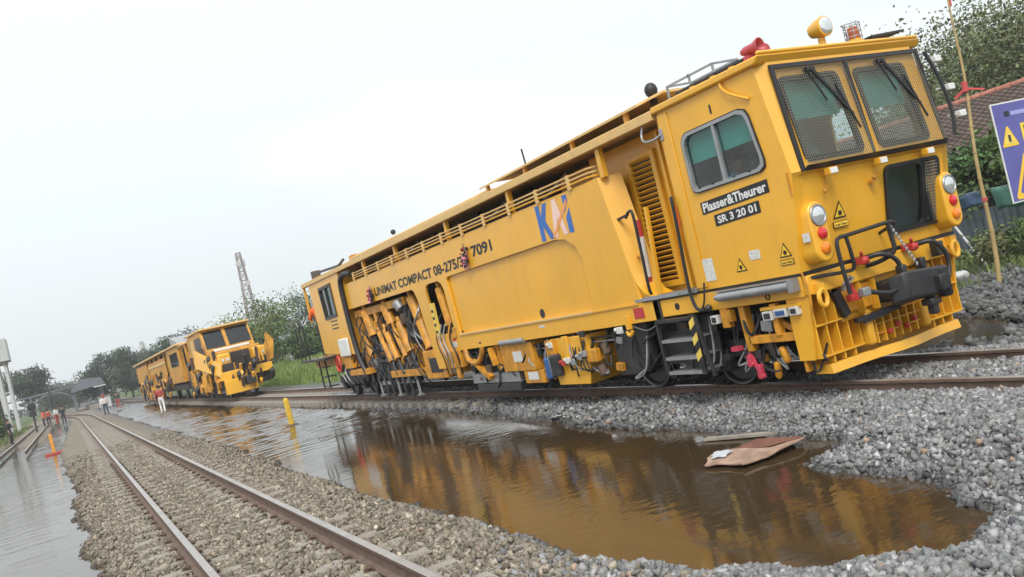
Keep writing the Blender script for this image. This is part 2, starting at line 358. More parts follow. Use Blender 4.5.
def water_mat():
    m = bpy.data.materials.new('flood_water'); m.use_nodes = True; t = m.node_tree; n = t.nodes; l = t.links; b = n['Principled BSDF']
    b.inputs['Base Color'].default_value = (0.050, 0.033, 0.017, 1); b.inputs['Roughness'].default_value = 0.06; b.inputs['IOR'].default_value = 1.9
    b.inputs['Specular IOR Level'].default_value = 0.5
    co = n.new('ShaderNodeTexCoord')
    def nz(scale, det, sc=(1,1,1), rot=0.0):
        mp_ = n.new('ShaderNodeMapping'); mp_.inputs['Scale'].default_value = sc; mp_.inputs['Rotation'].default_value = (0,0,rot)
        x = n.new('ShaderNodeTexNoise'); x.inputs['Scale'].default_value = scale; x.inputs['Detail'].default_value = det
        l.new(co.outputs['Object'], mp_.inputs[0]); l.new(mp_.outputs[0], x.inputs['Vector']); return x.outputs[0]
    big = nz(0.35, 2); amt = n.new('ShaderNodeMapRange'); amt.inputs[1].default_value = 0.42; amt.inputs[2].default_value = 0.62; amt.inputs[3].default_value = 0.35; amt.inputs[4].default_value = 1.3
    l.new(big, amt.inputs[0])
    sx_ = n.new('ShaderNodeSeparateXYZ'); l.new(co.outputs['Object'], sx_.inputs[0])
    wy = n.new('ShaderNodeMapRange'); wy.inputs[1].default_value = 15; wy.inputs[2].default_value = 30; wy.inputs[4].default_value = 1.0; l.new(sx_.outputs[1], wy.inputs[0])
    wx = n.new('ShaderNodeMapRange'); wx.inputs[1].default_value = 1.5; wx.inputs[2].default_value = -0.5; wx.inputs[4].default_value = 0.5; l.new(sx_.outputs[0], wx.inputs[0])
    wm = n.new('ShaderNodeMath'); wm.operation = 'MAXIMUM'; l.new(wy.outputs[0], wm.inputs[0]); l.new(wx.outputs[0], wm.inputs[1])
    wa = n.new('ShaderNodeMath'); wa.operation = 'ADD'; wa.operation = 'MULTIPLY_ADD'; wa.inputs[1].default_value = 0.3; l.new(wm.outputs[0], wa.inputs[0]); l.new(amt.outputs[0], wa.inputs[2]); amt = wa; ro_ = n.new('ShaderNodeMapRange'); ro_.inputs[3].default_value = 0.07; ro_.inputs[4].default_value = 0.1; l.new(wm.outputs[0], ro_.inputs[0]); l.new(ro_.outputs[0], b.inputs['Roughness']); io_ = n.new('ShaderNodeMapRange'); io_.inputs[3].default_value = 1.5; io_.inputs[4].default_value = 2.0; l.new(wm.outputs[0], io_.inputs[0]); l.new(io_.outputs[0], b.inputs['IOR'])     # open water is ruffled by the wind
    rip = nz(9.0, 3, (0.5, 1.0, 1), 0.35)
    mu = n.new('ShaderNodeMath'); mu.operation = 'MULTIPLY'; l.new(rip, mu.inputs[0]); l.new(amt.outputs[0], mu.inputs[1])
    sw = nz(1.6, 2, (1, 0.5, 1), 0.3); ad = n.new('ShaderNodeMath'); ad.operation = 'MULTIPLY_ADD'; ad.inputs[1].default_value = 0.9
    l.new(sw, ad.inputs[0]); l.new(mu.outputs[0], ad.inputs[2])
    bp = n.new('ShaderNodeBump'); bp.inputs['Strength'].default_value = 0.27; bp.inputs['Distance'].default_value = 0.014
    l.new(ad.outputs[0], bp.inputs['Height']); l.new(bp.outputs[0], b.inputs['Normal'])
    return m
WATER = water_mat(); SLOPE = 0.22
# rippled surface: crests run across the wind, calm in the lee of the machine
wxs = np.arange(-15, 14.6, 0.17); wys = [-8.0]
while wys[-1] < 142: wys.append(wys[-1]+(0.05 if wys[-1] > 6 else .3)*(1 if wys[-1] < 45 else 1+(wys[-1]-45)/40))
WX, WY = np.meshgrid(wxs, np.array(wys)); RW_ = np.random.default_rng(5)
wind = np.maximum(sm(15, 27, WY)*(WX > 2.0), 0.12*sm(0.6, -0.6, WX))
WH = np.zeros(WX.shape)
for k in range(26):
    lam = RW_.uniform(.2, .5)*(1+1.0*(k > 22)); th = RW_.normal(0.2, .42); kk = 2*np.pi/lam
    WH += np.sin(kk*(np.sin(th)*WX+np.cos(th)*WY)+RW_.uniform(0, 6.28))*SLOPE/kk/np.sqrt(13)
WH *= wind*(0.75+0.8*vnoise(WX, WY, 3.1))
wi = np.arange(WX.size).reshape(WX.shape); wq = np.stack([wi[:-1,:-1].ravel(), wi[:-1,1:].ravel(), wi[1:,1:].ravel(), wi[1:,:-1].ravel()], 1)
keep_ = (height(WX, WY) < ZW+.12).ravel(); wq = wq[keep_[wq].any(1)]
us_, inv_ = np.unique(wq, return_inverse=True); wv = np.stack([WX.ravel(), WY.ravel(), ZW+WH.ravel()], 1)[us_]
wo = bpy.data.objects.new('water', np_mesh('water', wv, inv_.reshape(-1, 4), WATER)); COL.objects.link(wo); tag(wo, kind='structure')

# ------------------------------------------------------------------ railway tracks
RAILP = [(-.065,-.16),(.065,-.16),(.065,-.150),(.016,-.128),(.012,-.045),(.034,-.032),(.035,-.004),(.028,0),(-.028,0),(-.035,-.004),(-.034,-.032),(-.012,-.045),(-.016,-.128),(-.065,-.150)]
def rail(path, parent, org):
    """path of (x, y) centre points; polished head + rusty web"""
    mbs = (MB(), MB()); n = len(RAILP); rings = []
    for (x, y) in path: rings.append([(x+px, y, pz) for px, pz in RAILP])
    V = [p for r_ in rings for p in r_]
    head, web = [], []
    for i in range(len(path)-1):
        for j in range(n):
            f_ = (i*n+j, i*n+(j+1) % n, (i+1)*n+(j+1) % n, (i+1)*n+j)
            (head if j in (6, 7, 8) else web).append(f_)
    web.append(tuple(range(n))); web.append(tuple((len(path)-1)*n+j for j in range(n)))
    me = bpy.data.meshes.new('rail'); me.from_pydata([(p[0]-org[0], p[1]-org[1], p[2]-org[2]) for p in V], [], head+web)
    me.materials.append(RAILS); me.materials.append(RAILT)
    me.polygons.foreach_set('material_index', [1]*len(head)+[0]*len(web))
    bm = bmesh.new(); bm.from_mesh(me); bmesh.ops.recalc_face_normals(bm, faces=bm.faces); bm.to_mesh(me); bm.free()
    o = bpy.data.objects.new('rail', me); COL.objects.link(o); o.parent = parent; return o
def track(name, xa, xb, ys, bend, label, zt, y_sl, y_sl_end, spacing=0.6, clips_to=0, z=0.0):
    t = thing(name, (0.5*(xa+xb), 0, z-0.16), label, 'railway track'); org = (0.5*(xa+xb), 0, -0.16)
    for x in (xa, xb): rail([(x+bend(y), y) for y in ys], t, org)
    xc = 0.5*(xa+xb)
    sl = MB(); hw = 1.0; zb = -0.18
    # trapezoid sleeper with a waisted middle
    prof = [(-hw,.11,zt),( -0.35,.115,zt),(0,.09,zt-.02),(0.35,.115,zt),(hw,.11,zt)]
    V = []
    for (x, w, z1) in prof: V += [(x,-w,z1),(x,w,z1),(x,w+.02,z1-.16),(x,-w-.02,z1-.16)]
    Fc = []
    for i in range(4):
        for j in range(4): Fc.append((i*4+j, i*4+(j+1) % 4, (i+1)*4+(j+1) % 4, (i+1)*4+j))
    Fc += [(0,1,2,3),(16,19,18,17)]
    sl.add(V, Fc); base = sl.build('sleeper', CONC, t, bevel=0.0, org=(0,0,0), smooth=False)
    cm = MB()
    cm.tube(smoothpath([(0.07,-.05,zt+.0),(0.085,-.045,zt+.035),(0.12,-.015,zt+.03),(0.13,.02,zt+.012),(0.10,.04,zt+.03),(0.06,.03,zt+.025)], 3), 0.010, 6)
    cm.box(0.062,0.14,-.02,.02,zt-.005,zt+.018)
    clipo = cm.build('rail_clip', CLIP, base, org=(0,0,0))
    first = True; cfirst = True; y = y_sl; cmesh = clipo.data; k = 0
    bpy.data.objects.remove(clipo)
    while y < y_sl_end:
        o = base if first else base.copy()
        if not first: COL.objects.link(o)
        o.parent = t; first = False
        o.location = (bend(y), y, 0.16-0.0); o.rotation_euler.z = random.uniform(-.008, .008)
        if y < clips_to:
            for rx in (xa-xc, xb-xc):
                for sg in (1, -1):
                    c = bpy.data.objects.new('rail_clip', cmesh); COL.objects.link(c); c.parent = o; c.location = (rx, 0, 0); c.scale.x = sg
        y += spacing*(1 if y < 60 else 3.0); k += 1
    return t
def bendL(y): return -0.0 if y < 85 else -((y-85)**2)*0.0009
Y1 = [0.5]+[3+i*1.5 for i in range(25)]+[45+i*7 for i in range(17)]
track('railway_track', 0.785, 1.915, Y1, bendL, 'empty ballasted track with rusty rails running between the two flooded strips', -0.155, 2.1, 110, clips_to=26)
Y2 = [-6+i*2 for i in range(30)]+[60+i*12 for i in range(12)]
track('railway_track', 7.24, 8.46, Y2, lambda y: 0.0, 'ballasted track carrying the yellow tamping machines', -0.150, -5.5, 100, clips_to=14)
Y0 = [46+i*8 for i in range(9)]
def bend0(y): return (y-20)*0.030
track('railway_track', -3.2, -2.1, Y0, (lambda y: 0.0), 'half submerged siding track beside the grass bank', -0.16, 60, 108, clips_to=0)

# ------------------------------------------------------------------ gravel stones (uncountable: stuff)
def ico():
    bm = bmesh.new(); bmesh.ops.create_icosphere(bm, subdivisions=1, radius=1.0)
    V = np.array([v.co[:] for v in bm.verts]); F_ = np.array([[v.index for v in f.verts] for f in bm.faces]); bm.free(); return V, F_
IV = np.array([[x, y, z] for z in (-1, 1) for y in (-1, 1) for x in (-1, 1)], float)*0.78
IF = np.array([[0,2,3],[0,3,1],[4,5,7],[4,7,6],[0,1,5],[0,5,4],[2,6,7],[2,7,3],[0,4,6],[0,6,2],[1,3,7],[1,7,5]])
PROTO = []
for k in range(24):
    V = IV*RNG.uniform(.62, 1.12, (8, 3))+RNG.normal(0, .09, (8, 3))
    PROTO.append(V*np.array([RNG.uniform(1.1, 1.6), RNG.uniform(.85, 1.1), RNG.uniform(.55, .85)]))
PROTO = np.array(PROTO)
Rm = np.array([[rt.x, rt.y, rt.z], [up.x, up.y, up.z], [fw.x, fw.y, fw.z]])
def stones(name, xy, size, cols, sink=0.25):
    n = len(xy); Z = height(xy[:, 0], xy[:, 1]); pid = RNG.integers(0, len(PROTO), n)
    q = RNG.normal(size=(n, 4)); q[:, 1:3] *= 0.7; q /= np.linalg.norm(q, axis=1)[:, None]
    w, x, y, z = q.T
    R_ = np.stack([1-2*(y*y+z*z), 2*(x*y-z*w), 2*(x*z+y*w), 2*(x*y+z*w), 1-2*(x*x+z*z), 2*(y*z-x*w), 2*(x*z-y*w), 2*(y*z+x*w), 1-2*(x*x+y*y)], 1).reshape(n, 3, 3)
    V = np.einsum('nij,nkj->nki', R_, PROTO[pid]*size[:, None, None])
    V += np.c_[xy, Z+size*sink+RNG.uniform(-.3, .5, n)*size][:, None, :]
    F_ = (IF[None]+(np.arange(n)*8)[:, None, None]).reshape(-1, 3)
    me = np_mesh(name, V.reshape(-1, 3), F_, STONE, smooth=False); set_col(me, np.repeat(cols, 8, axis=0))
    o = bpy.data.objects.new(name, me); COL.objects.link(o); return tag(o, kind='stuff')
def inview(P, mx_=110):
    d = (P-np.array(EYE))@Rm.T; z = np.maximum(d[:, 2], 1e-3); u = 512+859.8*d[:, 0]/z; v = 288.5-859.8*d[:, 1]/z
    return (d[:, 2] > .5) & (u > -mx_) & (u < 1024+mx_) & (v > -50) & (v < 577+mx_)
def scatter(x0, x1, y0, y1, dens, fall0, fall1):
    n = int((x1-x0)*(y1-y0)*dens); P = np.c_[RNG.uniform(x0, x1, n), RNG.uniform(y0, y1, n)]
    Z = height(P[:, 0], P[:, 1]); dist = np.hypot(P[:, 0], P[:, 1])
    keep = (Z > ZW-.04) & inview(np.c_[P, Z]) & (RNG.random(n) < np.clip((fall1-dist)/(fall1-fall0), 0, 1))
    return P[keep]
def stonecol(P, kind):
    n = len(P); v = np.exp(RNG.normal(-.2, .30, (n, 1)))
    if kind == 'tan': c = np.array([0.255, 0.222, 0.176])*v+RNG.normal(0, .004, (n, 3))
    else: c = np.array([0.250, 0.250, 0.250])*v+RNG.normal(0, .004, (n, 3))
    odd = RNG.random(n) < .008; c[odd] = np.array([0.36, 0.26, 0.19])*RNG.uniform(.7, 1.1, (odd.sum(), 1))
    wet = sm(.05, -.01, height(P[:, 0], P[:, 1])-ZW)[:, None]
    return np.clip(c*(1-.55*wet), .02, .7)
P = scatter(-0.6, 3.7, 2.0, 40, 1100, 10, 36)
on_rail = (np.abs(P[:, 0]-.785) < .07) | (np.abs(P[:, 0]-1.915) < .07); P = P[~on_rail]
P = P[~((np.abs(P[:, 0]-1.35) < 1.02) & (np.abs((P[:, 1]-2.1+.3) % .6-.3) < .115) & (RNG.random(len(P)) < .62))]
tanmix = RNG.random(len(P)) < sm(9, 2.3, P[:, 0])*sm(3.0, 6.5, P[:, 1]+0.8*(2.3-P[:, 0]))
pc = np.where(tanmix[:, None], stonecol(P, 'tan'), stonecol(P, 'grey'))
stones('track_ballast', P, (.009+.022*RNG.random(len(P))**1.7)*np.where(P[:, 0] > 2.6, 1.15, 1), pc)
P = scatter(3.0, 9.6, 1.6, 9.0, 1700, 40, 50); P = P[(np.abs(P[:, 0]-7.24) > .07) & (np.abs(P[:, 0]-8.46) > .07)]
stones('track_ballast', P, .009+.024*RNG.random(len(P))**1.6, stonecol(P, 'grey'))
P = scatter(6.2, 9.6, 9.0, 30, 480, 16, 34); P = P[(np.abs(P[:, 0]-7.24) > .07) & (np.abs(P[:, 0]-8.46) > .07)]
stones('track_ballast', P, RNG.uniform(.022, .044, len(P)), stonecol(P, 'grey')*0.85)
P = scatter(9.4, 19, 4, 16, 150, 15, 26)
stones('yard_rubble', P, RNG.uniform(.02, .05, len(P))*RNG.choice([1, 1, 1, 1.7], len(P)), stonecol(P, 'grey')*.6)

# ------------------------------------------------------------------ the main tamping machine
S, E_ = 6.62, 9.09; XC = 7.855
M = thing('tamping_machine', (XC, 15.5, 0.0), 'long yellow track tamping machine with mesh guarded windscreen cab standing beside the flood water', 'rail machine')
def FY(z):                                  # front face of the cab: y for a height
    if z >= 2.26: return 6.03+(z-2.26)*(6.19-6.03)/(3.42-2.26)
    return 6.28+(z-1.27)*(6.09-6.28)/(2.22-1.27)
def front(y_off):
    return lambda u, v, w: (u, FY(v)+y_off+w, v)
# --- cab walls
for sx, nm in ((S, 'near'), (E_-0.045, 'far')):
    mb = MB(); outer = [(7.87,1.27),(7.87,3.42),(6.285,3.42),(6.20,2.85),(6.11,2.26),(6.20,1.75),(6.30,1.27)]
    hole = [(7.54-.0,2.46),(7.54,2.95),(7.50,3.01),(7.44,3.04),(6.62,3.05),(6.53,3.02),(6.49,2.95),(6.42,2.50),(6.43,2.43),(6.50,2.39),(7.46,2.385),(7.52,2.41)]
    mb.plate(outer, [hole], side, sx, sx+0.045)
    w = mb.build('cab_side_wall', YEL, M)
    if nm == 'near':
        c = Vector((0, 6.98, 2.715))
        def off(h, k): return [(c.y+(p[0]-c.y)*(1+k[0]), c.z+(p[1]-c.z)*(1+k[1])) for p in h]
        fm = MB(); fm.plate(off(hole, (.045,.075)), [off(hole, (-.012,-.02))], side, S-.018, S+.02); fr_ = fm.build('window_seal', BLK, M)
        fm = MB(); fm.plate(off(hole, (.022,.036)), [off(hole, (-.045,-.075))], side, S-.026, S+.03); fm.box(S-.022,S+.025,6.99,7.03,2.40,3.03); wf = fm.build('window_frame', GREY, M)
        gm = MB(); gm.add([(S+.012, p[0], p[1]) for p in off(hole, (-.02,-.03))], [tuple(range(len(hole)))]); gm.build('window_pane', GLASS, wf)
        sm_ = MB(); sm_.box(S+.06,S+.066,6.44,7.0,2.72,3.04); sm_.build('sun_blind', TEAL, wf); sm_ = MB(); sm_.box(S+.06,S+.066,7.02,7.53,2.70,3.04); sm_.build('sun_blind', TEAL, wf)
        tm = MB()
        for q in (6.62, 6.86, 7.2, 7.42): tm.box(S-.03,S-.024,q-.02,q+.02,2.405,2.42)
        tm.build('window_latch', BLK, wf)
# chamfered corner posts
for sx, fx, sg in ((S, 6.735, 1), (E_, 8.975, -1)):
    mb = MB(); zs = [1.275, 1.75, 2.22, 2.26, 2.85, 3.42]; ys = [6.30, 6.20, 6.115, 6.11, 6.20, 6.285]; V = []
    for z, y in zip(zs, ys): V += [(sx, y, z), (fx, FY(z)+.001, z), (fx, FY(z)+.10, z), (sx+sg*.03, y+.09, z)]
    Fc = []
    for i in range(5):
        for j in range(4): Fc.append((i*4+j, i*4+(j+1) % 4, (i+1)*4+(j+1) % 4, (i+1)*4+j))
    Fc += [(0,1,2,3),(20,23,22,21)]
    mb.add(V, Fc); mb.build('corner_post', YEL, M)
# windscreen wall with two windows, lower wall with door window
WA = rr(6.81, 2.36, 7.64, 3.22, .07); WB = rr(7.93, 2.36, 8.72, 3.22, .07)
mb = MB(); mb.plate([(6.735,2.26),(8.975,2.26),(8.975,3.42),(6.735,3.42)], [WA, WB], front(0.003), 0, .05); mb.build('windscreen_wall', YEL, M)
WD = rr(7.98, 1.44, 8.84, 2.12, .07)
mb = MB(); mb.plate([(6.735,1.275),(8.975,1.275),(8.975,2.225),(6.735,2.225)], [WD], front(0.003), 0, .05); mb.build('front_wall', YEL, M)
mb = MB(); mb.add([(6.70,6.10,2.215),(9.01,6.10,2.215),(9.01,6.03,2.262),(6.70,6.03,2.262),(6.70,6.18,2.215),(9.01,6.18,2.215),(9.01,6.13,2.275),(6.70,6.13,2.275)],
      [(0,1,2,3),(4,7,6,5),(0,3,7,4),(1,5,6,2),(0,4,5,1),(3,2,6,7)]); mb.build('windscreen_sill', YEL, M)
for h in (WA, WB, rr(7.98,1.44,8.60,2.12,.07)):
    us = [p[0] for p in h]; vs_ = [p[1] for p in h]; cu, cv = (min(us)+max(us))/2, (min(vs_)+max(vs_))/2; W_, H_ = max(us)-min(us), max(vs_)-min(vs_)
    gx = lambda k: [(cu+(p[0]-cu)*(1+k/W_), cv+(p[1]-cv)*(1+k/H_)) for p in h]
    f_ = MB(); f_.plate(gx(.05), [gx(-.05)], front(0), -.014, .03); fo = f_.build('window_seal', BLK, M)
    g_ = MB(); g_.add([(p[0], FY(p[1])+.015, p[1]) for p in gx(-.01)], [tuple(range(len(h)))]); g_.build('window_pane', GLASS, fo)
    if cv > 2.5:
        b_ = MB(); b_.plate(rr(min(us)+.02, cv+.0, max(us)-.02, max(vs_)-.01, .03), [], front(.09), 0, .006); b_.build('sun_blind', TEAL, fo)
# wire mesh guard over the windscreen
mb = MB(); fy = lambda z: FY(z)-.055
for x0, x1, z0, z1 in ((6.70,6.745,2.25,3.37),(8.965,9.01,2.25,3.37),(7.775,7.82,2.25,3.37)):
    mb.add([(x0,fy(z0),z0),(x1,fy(z0),z0),(x1,fy(z1),z1),(x0,fy(z1),z1),(x0,fy(z0)+.03,z0),(x1,fy(z0)+.03,z0),(x1,fy(z1)+.03,z1),(x0,fy(z1)+.03,z1)], [(0,1,2,3),(4,7,6,5),(0,3,7,4),(1,5,6,2),(0,4,5,1),(3,2,6,7)])
for z0, z1 in ((2.25,2.30),(3.325,3.37)):
    mb.add([(6.745,fy(z0)+.002,z0),(8.965,fy(z0)+.002,z0),(8.965,fy(z1)+.002,z1),(6.745,fy(z1)+.002,z1),(6.745,fy(z0)+.03,z0),(8.965,fy(z0)+.03,z0),(8.965,fy(z1)+.03,z1),(6.745,fy(z1)+.03,z1)], [(0,1,2,3),(4,7,6,5),(0,3,7,4),(1,5,6,2),(0,4,5,1),(3,2,6,7)])
gf = mb.build('guard_frame', BLK, M)
for x0, x1 in ((6.745,7.775),(7.82,8.965)):
    mb = MB(); x = x0+.02
    while x < x1: mb.bar((x,fy(2.30)+.012,2.30),(x,fy(3.33)+.012,3.33),.0034,.0034,(0,1,0)); x += .030
    z = 2.325
    while z < 3.33: mb.bar((x0,fy(z)+.018,z),(x1,fy(z)+.018,z),.0034,.0034); z += .030
    mb.build('wire_mesh', WIRE, gf, smooth=False)
# door window side mesh panel
mb = MB(); x = 8.63
while x < 8.84: mb.bar((x,FY(1.47)-.02,1.47),(x,FY(2.1)-.02,2.1),.006,.006,(0,1,0)); x += .034
z = 1.48
while z < 2.1: mb.bar((8.62,FY(z)-.024,z),(8.84,FY(z)-.024,z),.006,.006); z += .034
mb.build('wire_mesh', WIRE, M, smooth=False)
mb = MB(); mb.plate(rr(7.95,1.41,8.87,2.15,.08), [rr(7.985,1.445,8.835,2.115,.06)], front(-.02), -.012, .02); mb.build('guard_frame', BLK, M)
mb = MB(); mb.box(8.62,8.66,FY(1.8)-.02,FY(1.8)+.03,1.45,2.10); mb.build('window_divider', BLK, M)
# wipers
for x in (7.20, 8.30):
    mb = MB(); mb.box(x-.03,x+.09,FY(3.29)-.075,FY(3.29)-.02,3.255,3.30)
    mb.bar((x+.02,fy(3.26)-.02,3.27),(x+.36,fy(2.78)-.01,2.80),.022,.016); mb.bar((x+.06,fy(3.26)-.02,3.26),(x+.42,fy(2.74)-.01,2.74),.014,.014)
    mb.bar((x+.30,fy(3.05)-.012,3.08),(x+.44,fy(2.56)-.012,2.58),.022,.014); mb.bar((x-.02,fy(3.2)-.012,3.24),(x+.1,fy(2.9)-.012,2.92),.016,.014)
    mb.build('wiper', BLK, M)
# interior
mb = MB(); mb.box(6.72,8.98,7.80,7.84,1.3,3.4); mb.build('cab_rear_wall', SEAT, M)
mb = MB(); mb.box(6.70,9.0,6.45,7.79,1.28,1.32); mb.build('cab_floor', DRK, M)
mb = MB(); mb.box(6.80,8.9,6.28,6.62,1.32,2.20); mb.box(7.0,7.5,6.22,6.36,2.2,2.42); mb.box(8.1,8.5,6.25,6.4,2.2,2.45); mb.build('control_desk', BLKM, M, bevel=.02)
for x in (7.25, 8.35):
    mb = MB(); mb.box(x-.25,x+.25,7.0,7.45,1.75,1.87); mb.box(x-.24,x+.24,7.40,7.52,1.87,2.62); mb.box(x-.13,x+.13,7.42,7.52,2.62,2.82); mb.cyl((x,7.2,1.32),(x,7.2,1.75),.06); mb.build('driver_seat', SEAT, M, bevel=.03)
mb = MB(); mb.tube([(7.1+.13*math.cos(a), 6.55+.05*math.sin(a), 2.40+.12*math.sin(a)) for a in [i*math.pi/8 for i in range(17)]], .014, 6); mb.cyl((7.1,6.55,2.40),(7.1,6.42,2.2),.02); mb.build('steering_wheel', BLK, M)
mb = MB(); mb.box(6.7,9.0,6.3,7.79,3.36,3.395); mb.build('cab_ceiling', SEAT, M)
# cab roof
mb = MB(); V = [(6.57,6.20,3.405),(9.14,6.20,3.405),(9.14,7.92,3.405),(6.57,7.92,3.405),(6.57,6.14,3.49),(9.14,6.14,3.49),(9.14,7.92,3.49),(6.57,7.92,3.49)]
mb.add(V, [(0,3,2,1),(4,5,6,7),(0,1,5,4),(1,2,6,5),(2,3,7,6),(3,0,4,7)])
mb.box(6.60,9.11,6.145,6.19,3.49,3.535); mb.build('cab_roof', YEL, M, bevel=.02)
mb = MB(); mb.tube(smoothpath([(6.60,6.75,3.40),(6.585,6.72,3.33),(6.585,6.62,3.24),(6.60,6.40,3.12)],4), .014, 6); mb.build('drain_pipe', YEL, M)
# roof equipment
mb = MB(); mb.box(6.86,8.85,6.62,7.75,3.575,3.60); mb.box(7.15,8.6,6.35,6.60,3.55,3.585)
for y in (6.75,7.6):
    for x in (6.95,8.75): mb.box(x-.03,x+.03,y-.03,y+.03,3.49,3.575)
mb.build('roof_platform', BLKM, M)
mb = MB()
for y in (6.75, 7.05, 7.4): mb.box(6.80,6.85,y-.03,y+.03,3.49,3.56)
mb.build('roof_bracket', YEL, M)
mb = MB()
for p, q in (((6.85,7.05,3.70),(6.85,7.85,3.70)),((7.25,7.05,3.72),(7.25,7.85,3.72)),((6.85,7.05,3.70),(7.25,7.05,3.72)),((6.85,7.85,3.70),(7.25,7.85,3.72)),((6.85,7.05,3.60),(6.85,7.05,3.70)),((6.85,7.85,3.49),(6.85,7.85,3.70)),((6.85,7.45,3.60),(6.85,7.45,3.72))): mb.bar(p,q,.022,.022)
mb.build('roof_rack', GREY, M)
mb = MB(); mb.add([(8.55,6.30,3.60),(9.05,6.25,3.62),(9.05,6.62,3.62),(8.55,6.60,3.60),(8.55,6.30,3.62),(9.05,6.25,3.64),(9.05,6.62,3.64),(8.55,6.60,3.62)], [(0,3,2,1),(4,5,6,7),(0,1,5,4),(1,2,6,5),(2,3,7,6),(3,0,4,7)]); mb.box(8.65,8.69,6.4,6.44,3.49,3.60); mb.build('roof_panel', BLKM, M)
mb = MB(); mb.lathe((7.86,6.50,3.775),(0,-1,0),[(-.03,.03),(0,.075),(.10,.105),(.19,.112),(.195,.10)],20); mb.cyl((7.86,6.40,3.49),(7.86,6.40,3.67),.04); mb.box(7.80,7.92,6.36,6.44,3.52,3.56); fl = mb.build('floodlight', YEL, M)
mb = MB(); mb.lathe((7.86,6.303,3.775),(0,-1,0),[(0,.096),(.006,.09),(.014,.05),(.016,.005)],20); mb.build('floodlight_lens', LENS, fl)
mb = MB(); mb.lathe((8.38,6.40,3.49),(0,0,1),[(0,.10),(.10,.10),(.11,.075),(.13,.07)],16); bc = mb.build('beacon', YEL, M)
mb = MB(); mb.lathe((8.38,6.40,3.622),(0,0,1),[(0,.066),(.10,.066),(.13,.05),(.14,.01)],14); mb.build('beacon_lens', mat('beacon_orange',(0.42,0.10,0.03),0.3,var=.1), bc)
mb = MB()
for k in range(8):
    a = k*math.pi/4; mb.tube([(8.38+.09*math.cos(a),6.40+.09*math.sin(a),3.60),(8.38+.09*math.cos(a),6.40+.09*math.sin(a),3.79),(8.38+.06*math.cos(a),6.40+.06*math.sin(a),3.815)], .005, 5)
for z in (3.64,3.70,3.76,3.79): mb.tube([(8.38+.09*math.cos(a),6.40+.09*math.sin(a),z) for a in [i*math.pi/8 for i in range(17)]], .005, 5)
mb.build('beacon_cage', GREY, bc)
mb = MB(); mb.lathe((6.88,6.62,3.655),(0.15,-1,0),[(0,.03),(.05,.05),(.16,.055),(.24,.085),(.245,.075),(.16,.02)],14); mb.lathe((7.02,6.62,3.62),(0.1,-1,0),[(0,.025),(.1,.035),(.2,.06),(.2,.05)],14); mb.box(6.84,7.06,6.5,6.58,3.49,3.60); mb.build('horn', mat('horn_red',(0.40,0.05,0.07),0.4), M)
# windscreen side mirrors / marker boxes on far edge and small white lamps under sill
for (x, y, z) in ((9.10,6.02,3.20),(9.16,5.98,2.86),(9.20,5.95,2.54)):
    mb = MB(); mb.box(x,x+.11,y-.02,y+.05,z-.035,z+.035); mb.bar((x-.12,y+.06,z),(x+.02,y+.02,z),.015,.015); mb.build('marker_lamp', WHT, M, bevel=.008)
mb = MB(); mb.tube(smoothpath([(9.02,6.06,3.3),(9.07,6.0,3.0),(9.1,5.96,2.6),(9.05,5.96,2.32)],4), .022, 6); mb.build('grab_rail', BLK, M)
for x in (6.98, 7.74, 8.52):
    mb = MB(); mb.box(x,x+.12,5.955,6.03,2.165,2.235); mb.bar((x+.06,6.02,2.2),(x+.06,6.12,2.17),.02,.03); lo = mb.build('work_lamp', YEL, M, bevel=.006)
    mb = MB(); mb.box(x+.008,x+.112,5.950,5.954,2.172,2.228); mb.build('lamp_lens', WHT, lo)
mb = MB(); mb.tube(smoothpath([(7.02,6.07,2.17),(7.03,6.08,2.09),(7.0,6.09,2.02)],4), .008, 6); mb.ball((7.0,6.09,2.02), .022); mb.ball((7.72,6.06,2.05), .025); mb.box(7.70,7.77,6.06,6.12,2.0,2.03); mb.build('lamp_cable', YELW, M)
# light clusters
for cx_, nm in ((6.80, 'near'), (8.91, 'far')):
    mb = MB(); n = 12; ol = [(cx_+.125*math.cos(a), 1.80+.145*math.sin(a)) for a in [math.pi*i/n for i in range(n+1)]]+[(cx_+.125*math.cos(a), 1.46+.135*math.sin(a)) for a in [math.pi+math.pi*i/n for i in range(n+1)]]
    V = [(p[0], 6.075, p[1]) for p in ol]+[(cx_+(p[0]-cx_)*1.12, 6.30, 1.63+(p[1]-1.63)*1.04) for p in ol]; k = len(ol)
    mb.add(V, [tuple(range(k)), tuple(range(2*k-1, k-1, -1))]+[(i, (i+1) % k, (i+1) % k+k, i+k) for i in range(k)])
    lc = mb.build('light_housing', YEL, M, bevel=.02)
    mb = MB(); mb.tube([(cx_+.098*math.cos(a), 6.068, 1.80+.098*math.sin(a)) for a in [i*math.pi/10 for i in range(21)]], .014, 6); mb.build('headlight_ring', GREY, lc)
    mb = MB(); mb.lathe((cx_,6.072,1.80),(0,-1,0),[(0,.092),(.012,.085),(.024,.05),(.028,.004)],20); mb.build('headlight', LENS, lc)
    for z, m_, nm2 in ((1.615, REDL, 'red_lamp'), (1.465, ORGL, 'orange_lamp')):
        mb = MB(); mb.lathe((cx_,6.074,z),(0,-1,0),[(0,.062),(.02,.058),(.035,.035),(.04,.004)],16); mb.build(nm2, m_, lc)
mb = MB(); mb.plate(rr(6.69,1.55,6.79-.03,1.64,.004), [], front(-.006), -.12, -.118); 
mb = MB(); mb.box(6.646,6.652,6.10,6.19,1.56,1.65); mb.build('white_sticker', WHTS, M)
